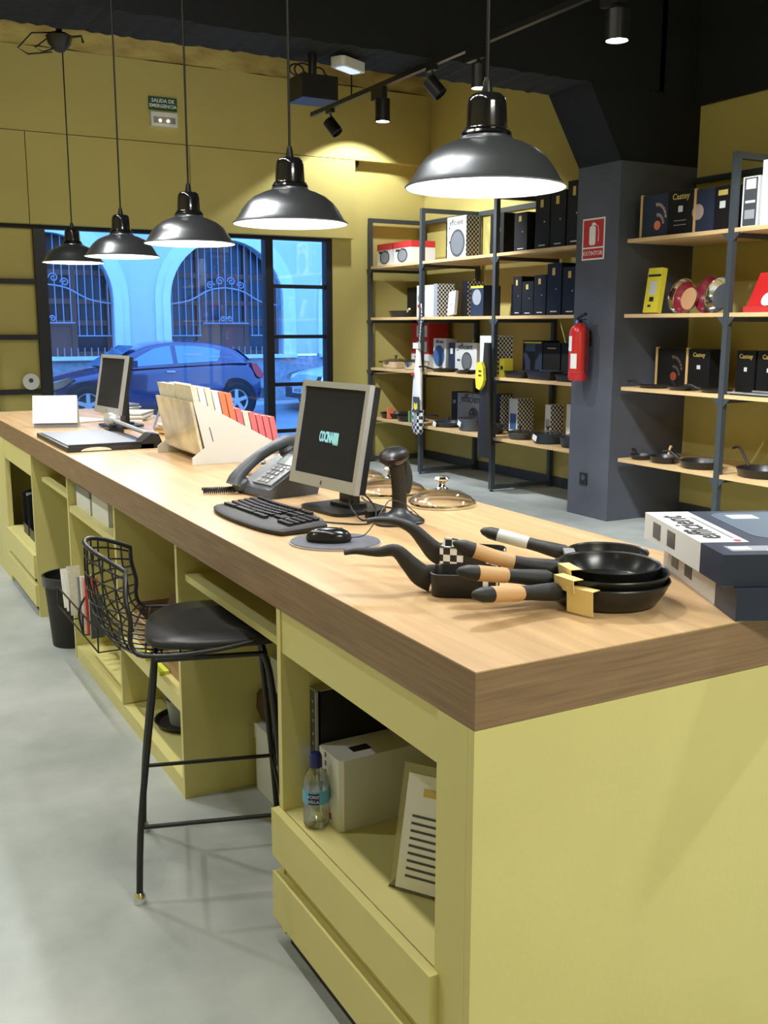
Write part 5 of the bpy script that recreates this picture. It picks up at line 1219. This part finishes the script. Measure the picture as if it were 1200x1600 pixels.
for row in range(12):
    x = 0.062+row*0.0288; base = 0.0385
    topz = [0.325, 0.322, 0.318, 0.308, 0.300, 0.292, 0.225, 0.218, 0.210, 0.200, 0.194, 0.188][row]
    for colm in range(2):
        if row >= 9 and colm == 1: continue
        tb = thing('book', '%s small book in the %s column of the rack, %s from the cream front panel' % (wordc[cols[row]], ('near', 'far')[colm], ('first', 'second', 'third', 'fourth', 'fifth', 'sixth', 'seventh', 'eighth', 'ninth', 'tenth', 'eleventh', 'twelfth')[row]), 'book', (1.305+x, 4.03+0.012+colm*0.245, TZ+base), 0, 'small books in the white rack')
        hgt = topz-base+random.uniform(-0.004, 0.004); th = 0.0245; dn = -0.20
        pl = lambda a, c, z0, z1: [(a+dn*z0, z0), (c+dn*z0, z0), (c+dn*z1, z1), (a+dn*z1, z1)]
        prism_o('pages', pl(0.0015, th-0.0015, 0.001, hgt-0.002), 'y', 0.002, 0.232, M_CREAM, tb)
        prism_o('cover', pl(0, 0.0014, 0, hgt), 'y', 0, 0.234, cols[row], tb); prism_o('cover', pl(th-0.0014, th, 0, hgt), 'y', 0, 0.234, cols[row], tb)
        prism_o('spine', pl(0.0014, th-0.0014, 0, hgt), 'y', 0, 0.0018, cols[row], tb)

# paper trimmer
t = thing('paper_trimmer', 'black paper trimmer with grey cutting bed near the counter edge', 'trimmer', (0.935, 4.70, TZ))
boxo('frame', (0, 0, 0, 0.40, 0.76, 0.022), M_BLK, t, bevel=0.008)
boxo('cutting_bed', (0.018, 0.03, 0.022, 0.345, 0.735, 0.026), M_GREY, t, bevel=0.001)
b = bm_new(); add_prism(b, [(0.10+0.07*math.cos(PI*k/10)+0.03, 0.004+0.016*math.sin(PI*k/10)) for k in range(11)], 'y', -0.002, 0.001); fin('grip_panel', b, M_CREAM, t)
boxo('near_rail', (0.01, 0.006, 0.022, 0.36, 0.026, 0.034), M_BLK, t, bevel=0.003)
prism_o('hinge_block', [(0.335, 0.0), (0.435, 0.0), (0.44, 0.03), (0.425, 0.066), (0.39, 0.070), (0.345, 0.035)], 'y', 0.0, 0.10, M_BLK, t, bevel=0.008)
tube_o('blade_arm', [(0.41, 0.08, 0.055), (0.405, 0.40, 0.062), (0.40, 0.74, 0.070)], 0.011, M_SILVER, t, 10)
kn = tube_o('handle_grip', [(0.40, 0.72, 0.068), (0.40, 0.74, 0.070), (0.398, 0.82, 0.072), (0.398, 0.90, 0.06)], 0.032, M_SILVER, t, 16, radii=[0.020, 0.034, 0.036, 0.018])
boxo('hinge_stop', (0.36, 0.70, 0.0, 0.44, 0.80, 0.036), M_BLK, t, bevel=0.004)

# desk calendar
t = thing('desk_calendar', 'white blank desk calendar standing near the far counter end', 'calendar', (1.135, 5.955, TZ), math.radians(-18))
def leaf(nm, y0, z0, y1, z1, th, m, xa=-0.12, xb=0.12):
    b = bm_new(); add_prism(b, [(y0, z0), (y1, z1), (y1+th, z1), (y0+th, z0)], 'x', xa, xb); return fin(nm, b, m, t)
leaf('front_stand', -0.055, 0, -0.002, 0.165, 0.003, M_GREY); leaf('back_stand', 0.065, 0, 0.001, 0.165, 0.003, M_WHITE)
leaf('page', -0.062, 0.028, -0.006, 0.180, 0.003, M_PAPER, -0.125, 0.118)
for x in [-0.03+0.012*k for k in range(6)]: tube_o('ring', [(x, -0.004+0.008*math.cos(a*PI/5), 0.172+0.008*math.sin(a*PI/5)) for a in range(10)], 0.001, M_STEEL, t, 5, True)

# papers, envelopes and picture frame at the far end
def sheetpile(label, x, y, rz, n, w, d, m, th=0.002, name='paper_stack', z=TZ, cat='paper'):
    t = thing(name, label, cat, (x, y, z), rz)
    for k in range(n):
        b = bm_new(); add_box(b, -w/2, -d/2, 0.0002+k*th, w/2, d/2, 0.0002+(k+0.9)*th, Matrix.Rotation(random.uniform(-0.12, 0.12), 4, 'Z')); fin('sheet', b, m if not isinstance(m, (list, tuple)) else m[k % len(m)], t)
    return t
sheetpile('loose white papers under the far monitor', 1.33, 6.30, 0.4, 4, 0.21, 0.29, M_PAPER, name='paper_sheets')
sheetpile('stack of tan envelopes topped with white behind the trimmer', 1.60, 5.15, 0.2, 7, 0.13, 0.24, [M_BEIGE, M_CARD, M_BEIGE, M_BEIGE, M_CARD, M_BEIGE, M_PAPER], th=0.009, name='envelope_stack', cat='envelopes')
sheetpile('grey and white leaflets heaped at the far end of the counter', 1.66, 6.25, -0.5, 6, 0.17, 0.28, [M_PAPER, M_GREY, M_CREAM], th=0.008, name='leaflet_pile')
sheetpile('second heap of leaflets beside the window end of the counter', 1.70, 6.78, 0.3, 7, 0.16, 0.26, [M_GREY, M_PAPER, M_BLUEP], th=0.009, name='leaflet_pile')
t = thing('card_stand', 'small grey easel card leaning behind the far monitor', 'stand', (1.63, 5.56, TZ), math.radians(-15))
prism_o('board', [(-0.05, 0), (-0.044, 0), (0.0, 0.13), (-0.006, 0.13)], 'y', -0.08, 0.08, M_GREY, t); prism_o('leg', [(0.045, 0), (0.049, 0), (0.001, 0.12), (-0.003, 0.12)], 'y', -0.02, 0.02, M_DGREY, t)

# ================================================================== UNDER THE COUNTER
t = thing('water_bottle', 'small clear water bottle with navy cap in the near niche', 'bottle', (0.958, 2.085, 0.3705))
lathe_o('bottle_body', [(0, 0.002), (0.022, 0.0), (0.031, 0.008), (0.032, 0.03), (0.0305, 0.036), (0.032, 0.042), (0.0305, 0.052), (0.032, 0.060), (0.032, 0.105), (0.030, 0.125), (0.022, 0.142), (0.013, 0.152), (0.013, 0.158)], M_PETG, t, 28)
lathe_o('label_band', [(0.0325, 0.066), (0.0328, 0.066), (0.0328, 0.100), (0.0325, 0.100)], M_LBLUE, t, 28)
b = bm_new(); vs = []
for k in range(7):
    a = PI+0.95+(-0.42+0.84*k/6); vs.append((b.verts.new((0.0334*math.cos(a), 0.0334*math.sin(a), 0.068)), b.verts.new((0.0334*math.cos(a), 0.0334*math.sin(a), 0.096))))
for p, q in zip(vs, vs[1:]): b.faces.new((p[0], q[0], q[1], p[1]))
fin('label_panel', b, M_NAVYCAP, t)
ca = PI+0.95; nn = Vector((math.cos(ca), math.sin(ca), 0)); rr_ = Vector((-nn.y, nn.x, 0))
lettering('FONT', 0.011, M_TEXTW, t, nn*0.0342+Vector((0, 0, 0.088)), rr_, (0, 0, 1), ext=0.0002); lettering('VELLA', 0.010, M_TEXTW, t, nn*0.0342+Vector((0, 0, 0.076)), rr_, (0, 0, 1), ext=0.0002)
lathe_o('cap', [(0, 0.188), (0.012, 0.188), (0.0155, 0.180), (0.016, 0.168), (0.0165, 0.154), (0.0, 0.154)], M_NAVYCAP, t, 24)
t = thing('computer_tower', 'slim black computer with silver edge standing in the near niche', 'computer', (0.990, 2.1455, 0.3705))
boxo('case', (0.004, 0, 0, 0.42, 0.040, 0.315), M_BLK, t, bevel=0.002); boxo('front_panel', (0, 0.006, 0.0, 0.004, 0.040, 0.315), M_DGREY, t)
boxo('silver_edge', (-0.002, 0, 0, 0.010, 0.006, 0.318), M_SILVER, t); boxo('silver_top', (-0.002, 0, 0.3155, 0.05, 0.040, 0.3185), M_SILVER, t)
for z in (0.285, 0.26, 0.235, 0.20, 0.175): lathe_o('indicator', [(0, 0), (0.004, 0), (0.004, 0.001), (0, 0.001)], M_SILVER, t, 10, Matrix.Translation((-0.0001, 0.022, z)) @ Matrix.Rotation(-PI/2, 4, 'Y'))
lathe_o('power_light', [(0, 0), (0.006, 0), (0.007, 0.004), (0, 0.006)], mat('blue_led', (0.02, 0.03, 0.5), 0.3, emit=(0.08, 0.14, 1.0), estr=2.5), t, 14, Matrix.Translation((-0.0001, 0.022, 0.142)) @ Matrix.Rotation(-PI/2, 4, 'Y'))
t = thing('device_box', 'white box shaped device standing in the near niche beside the bottle', 'device', (0.992, 2.02, 0.3705), math.radians(1))
prism_o('housing', [(0.006, 0), (0.006, 0.118), (0, 0.112), (0, 0.006)][::1] if False else [(0.0, 0.008), (0.010, 0.0), (0.36, 0.0), (0.36, 0.118), (0.010, 0.118), (0.0, 0.112)], 'y' if False else 'z', 0, 0.182, M_WHITE, t, bevel=0.004)
boxo('top_label', (0.055, 0.035, 0.1822, 0.105, 0.065, 0.1830), M_BLK, t)
for k in range(5): boxo('printed_mark', (-0.0008, 0.075-0.0, 0.165-0.022*k, 0.0, 0.082, 0.177-0.022*k), M_DGREY, t)
boxo('red_mark', (-0.0008, 0.05, 0.012, 0.0, 0.085, 0.028), M_REDP, t)
t = thing('sign_holder', 'clear acrylic holder with a printed white notice leaning in the near niche', 'stand', (1.04, 1.66, 0.3735), math.radians(34))
Ms = Matrix.Rotation(math.radians(16), 4, 'Y')
b = bm_new(); add_box(b, 0.0065, -0.115, 0.002, 0.009, 0.115, 0.27, Ms); add_box(b, 0.0, -0.115, 0, 0.06, 0.115, 0.002); fin('acrylic_sheet', b, M_ACRYL, t)
b = bm_new(); add_box(b, 0.0035, -0.10, 0.004, 0.0055, 0.10, 0.25, Ms); fin('notice', b, M_PAPER, t)
b = bm_new()
for k in range(9): add_box(b, 0.0026, -0.07+0.01*(k % 3), 0.03+0.016*k, 0.0034, 0.080, 0.035+0.016*k, Ms)
fin('printed_lines', b, M_DGREY, t)
b = bm_new(); add_box(b, 0.0026, -0.03, 0.205, 0.0034, 0.06, 0.222, Ms); fin('yellow_heading', b, M_GOLD, t)
t = thing('acrylic_sheet', 'clear acrylic sheet leaning behind the printed notice', 'sheet', (1.20, 1.66, 0.3705), math.radians(30))
b = bm_new(); add_box(b, 0, -0.11, 0.001, 0.004, 0.11, 0.24, Matrix.Rotation(math.radians(12), 4, 'Y')); fin('sheet', b, M_ACRYL, t)

# knee space by the stool
def arch_box(label, x0, y0, z0, x1, y1, z1, marks=True):
    t = thing('storage_box', label, 'box', (x0, y0, z0)); boxo('carton', (0, 0, 0, x1-x0, y1-y0, z1-z0), M_WHITE, t, bevel=0.003)
    boxo('lid', (-0.003, -0.003, z1-z0-0.05, x1-x0+0.003, y1-y0+0.003, z1-z0+0.003), M_WHITE, t, bevel=0.002)
    if marks: boxo('hand_hole', (0.05, -0.0045, 0.07, 0.075, -0.0035, 0.09), M_DGREY, t); boxo('hand_hole', (-0.0015, 0.2, 0.09, -0.0005, 0.26, 0.11), M_DGREY, t)
    return t
arch_box('lower white storage box on the floor behind the stool legs', 1.185, 2.55, 0.001, 1.44, 3.07, 0.235)
arch_box('upper white storage box behind the stool legs', 1.25, 2.60, 0.242, 1.44, 3.07, 0.46, False)
t = thing('folded_bag', 'dark brown leather bag slumped over the white boxes', 'bag', (1.205, 2.80, 0.19))
prism_o('bag_body', [(-0.02, 0.10), (0.035, 0.05), (0.035, 0.0), (0.036, 0.13), (0.02, 0.16), (-0.015, 0.15)][:0] or [(-0.015, 0.10), (0.0, 0.06), (0.036, 0.051), (0.040, 0.16), (0.0, 0.165), (-0.012, 0.15)], 'y', -0.28, 0.27, M_BROWN, t, bevel=0.01)
tube_o('strap', [(-0.022, 0.10, 0.12), (-0.034, 0.06, -0.03), (-0.022, 0.02, 0.12)], 0.004, M_BLK, t, 6)
# middle cabinet contents
t = thing('cardboard_box', 'open brown cardboard box on the right shelf of the middle cabinet', 'box', (0.985, 3.20, 0.3525))
b = bm_new(); add_box(b, 0, 0, 0, 0.36, 0.60, 0.006); add_box(b, 0, 0, 0.006, 0.006, 0.60, 0.12); add_box(b, 0.354, 0, 0.006, 0.36, 0.60, 0.20); add_box(b, 0.006, 0, 0.006, 0.354, 0.006, 0.16); add_box(b, 0.006, 0.594, 0.006, 0.354, 0.60, 0.16); fin('carton', b, M_CARD, t)
b = bm_new(); add_box(b, -0.005, 0.02, 0.11, 0.0, 0.58, 0.19, Matrix.Rotation(math.radians(-20), 4, 'Y')); fin('flap', b, M_CARD, t)
t = thing('brown_bag', 'dark brown crumpled bag bulging out of the cardboard box', 'bag', (1.17, 3.50, 0.36))
b = bm_new(); rings = []
for z, s in ((0, 0.8), (0.06, 1.0), (0.16, 0.98), (0.23, 0.75), (0.27, 0.4), (0.30, 0.25)):
    rings.append([b.verts.new((0.145*s*math.cos(a*PI/8)*(1+0.15*math.sin(a*2.3+z*20)), 0.24*s*math.sin(a*PI/8)*(1+0.12*math.cos(a*1.7+z*15)), z)) for a in range(16)])
for A, B_ in zip(rings, rings[1:]):
    for k in range(16): b.faces.new((A[k], A[(k+1) % 16], B_[(k+1) % 16], B_[k]))
b.faces.new(rings[-1]); b.faces.new(list(reversed(rings[0]))); fin('bag_body', b, M_BROWN, t, smooth=60)
lathe_o('knot', [(0, 0.27), (0.03, 0.29), (0.045, 0.33), (0.02, 0.34), (0, 0.335)], M_CARD, t, 12)
for (x, y, z, lb) in ((0.965, 3.60, 0.3525, 'lime green tag lying at the shelf edge seen through the stool wires'), (0.965, 3.42, 0.3525, 'second lime green tag nearer the stool seat')):
    o = boxo('green_tag', (x-0.02, y-0.05, z, x+0.015, y+0.05, z+0.012), mat('lime', (0.62, 0.72, 0.06), 0.5), bevel=0.004); tag(o, lb, 'tag')
t = thing('flower_pot', 'black plastic pot with grey band on the cabinet floor', 'pot', (1.12, 3.60, 0.063))
lathe_o('saucer', [(0, 0), (0.12, 0), (0.135, 0.02), (0.128, 0.02), (0.115, 0.006), (0, 0.006)], M_BLK, t, 28); lathe_o('pot_body', [(0, 0.007), (0.075, 0.007), (0.092, 0.13), (0.086, 0.13), (0.07, 0.02), (0, 0.02)], M_GREY, t, 28); lathe_o('rim', [(0.088, 0.11), (0.098, 0.11), (0.10, 0.16), (0.09, 0.16)], M_BLK, t, 28, close=True)
t = thing('small_box', 'small white and brown box on the cabinet floor by the stool leg', 'box', (1.02, 3.17, 0.063)); boxo('carton', (0, 0, 0, 0.20, 0.16, 0.075), M_WHITE, t, bevel=0.002); boxo('brown_top', (0, 0, 0.0755, 0.20, 0.16, 0.085), M_CARD, t)
t = thing('paper_bag', 'tall white paper bag leaning on the cabinet divider', 'bag', (0.99, 3.985, 0.063)); prism_o('bag_body', [(-0.055, 0), (0.02, 0), (-0.040, 0.30), (-0.052, 0.30)], 'x', 0.0, 0.22, M_PAPER, t, bevel=0.003)
for (y0, y1, z1, lb) in ((4.48, 4.76, 0.10, 'flat white box on the upper left shelf of the middle cabinet'), (4.15, 4.44, 0.13, 'taller white box beside it on the upper left shelf')):
    t = thing('white_box', lb, 'box', (0.975, y0, 0.7455)); boxo('carton', (0, 0, 0, 0.28, y1-y0, z1), M_WHITE, t, bevel=0.002); boxo('lid', (-0.002, -0.002, z1-0.03, 0.282, y1-y0+0.002, z1+0.002), M_BOXGREY, t)
# magazine rack and magazines
t = thing('magazine_rack', 'black wire magazine rack hanging on the cabinet front', 'rack', (0.935, 4.25, 0.30))
b = bm_new()
for x in (0.0, -0.085):
    add_tube(b, [(x, -0.36, 0.0), (x, 0.42, 0.0)], 0.004, 6); add_tube(b, [(x, -0.36, 0.09), (x, 0.42, 0.09)], 0.004, 6)
for y in (-0.36, -0.1, 0.16, 0.42): add_tube(b, [(0, y, 0.09), (0, y, 0), (-0.085, y, 0), (-0.085, y, 0.09)], 0.004, 6)
add_tube(b, catmull([(-0.085, -0.1, 0.0), (-0.10, -0.1, 0.10), (-0.06, -0.1, 0.17), (0.0, -0.1, 0.16)], 5), 0.005, 6)
add_tube(b, [(0.0, -0.34, 0.09), (0.008, -0.34, 0.09)], 0.005, 6); add_tube(b, [(0.0, 0.42, 0.09), (0.008, 0.42, 0.09)], 0.005, 6)
fin('wire_frame', b, M_WIRE, t, smooth=60)
M_MAGR = mat('red_magazine', (0.65, 0.07, 0.03), 0.4)
for i, (y, m, hgt, lean, lb) in enumerate(((0.34, M_PAPER, 0.18, 0.30, 'white magazine at the window end of the rack'), (0.28, M_PAPER, 0.17, 0.35, 'second white magazine from the window end of the rack'), (0.20, M_CREAM, 0.22, 0.22, 'cream magazine standing tall in the rack'), (0.02, M_GREY, 0.21, 0.12, 'grey magazine in the middle of the rack'), (-0.05, M_PAPER, 0.23, 0.10, 'white magazine beside the red one in the rack'), (-0.11, M_MAGR, 0.235, 0.08, 'bright red magazine standing in the rack'), (-0.18, M_DGREY, 0.18, 0.06, 'dark magazine at the stool end of the rack'))):
    tm = thing('magazine', lb, 'magazine', (0.890, 4.25+y, 0.306), 0, 'magazines in the wire rack'); tm.rotation_euler = (-lean, 0, 0)
    boxo('pages', (-0.026, -0.008, 0.001, 0.026, 0.008, hgt-0.002), M_PAPER, tm); boxo('cover', (-0.028, -0.0095, 0, 0.027, -0.0082, hgt), m, tm); boxo('cover', (-0.028, 0.0082, 0, 0.027, 0.0095, hgt), m, tm)
# waste bin
t = thing('waste_bin', 'black plastic waste bin beside the middle cabinet', 'bin', (0.985, 5.03, 0.0005))
lathe_o('bin_body', [(0, 0), (0.105, 0), (0.132, 0.345), (0.128, 0.345), (0.101, 0.006), (0, 0.006)], M_BLKM, t, 36)
lathe_o('bin_rim', [(0.128, 0.330), (0.140, 0.332), (0.141, 0.352), (0.128, 0.352)], M_BLK, t, 36, close=True)
b = bm_new(); add_lathe(b, [(0.142, 0.31), (0.1425, 0.356), (0.132, 0.358), (0.122, 0.30), (0.119, 0.24)], 30); fin('bin_liner', b, mat('bin_liner', (0.03, 0.03, 0.032), 0.2), t, smooth=60)
# file racks
for i, (y, lb) in enumerate(((5.78, 'near black file holder on the far cabinet shelf'), (5.98, 'middle black file holder on the far cabinet shelf'), (6.18, 'far black file holder on the far cabinet shelf'))):
    t = thing('file_holder', lb, 'holder', (0.965, y, 0.3505), 0, 'file holders in the far cabinet')
    b = bm_new()
    for yy in (-0.08, 0.076): add_prism(b, [(0, 0), (0.25, 0), (0.25, 0.27), (0.08, 0.27), (0, 0.24)], 'y', yy, yy+0.004)
    add_box(b, 0, -0.076, 0, 0.25, 0.076, 0.004); add_box(b, 0.246, -0.076, 0.004, 0.25, 0.076, 0.27); add_box(b, 0, -0.076, 0.004, 0.004, 0.076, 0.06); fin('holder_shell', b, M_BLK, t)
    boxo('papers', (0.02, -0.06, 0.005, 0.24, 0.05, 0.24), M_GREY, t)
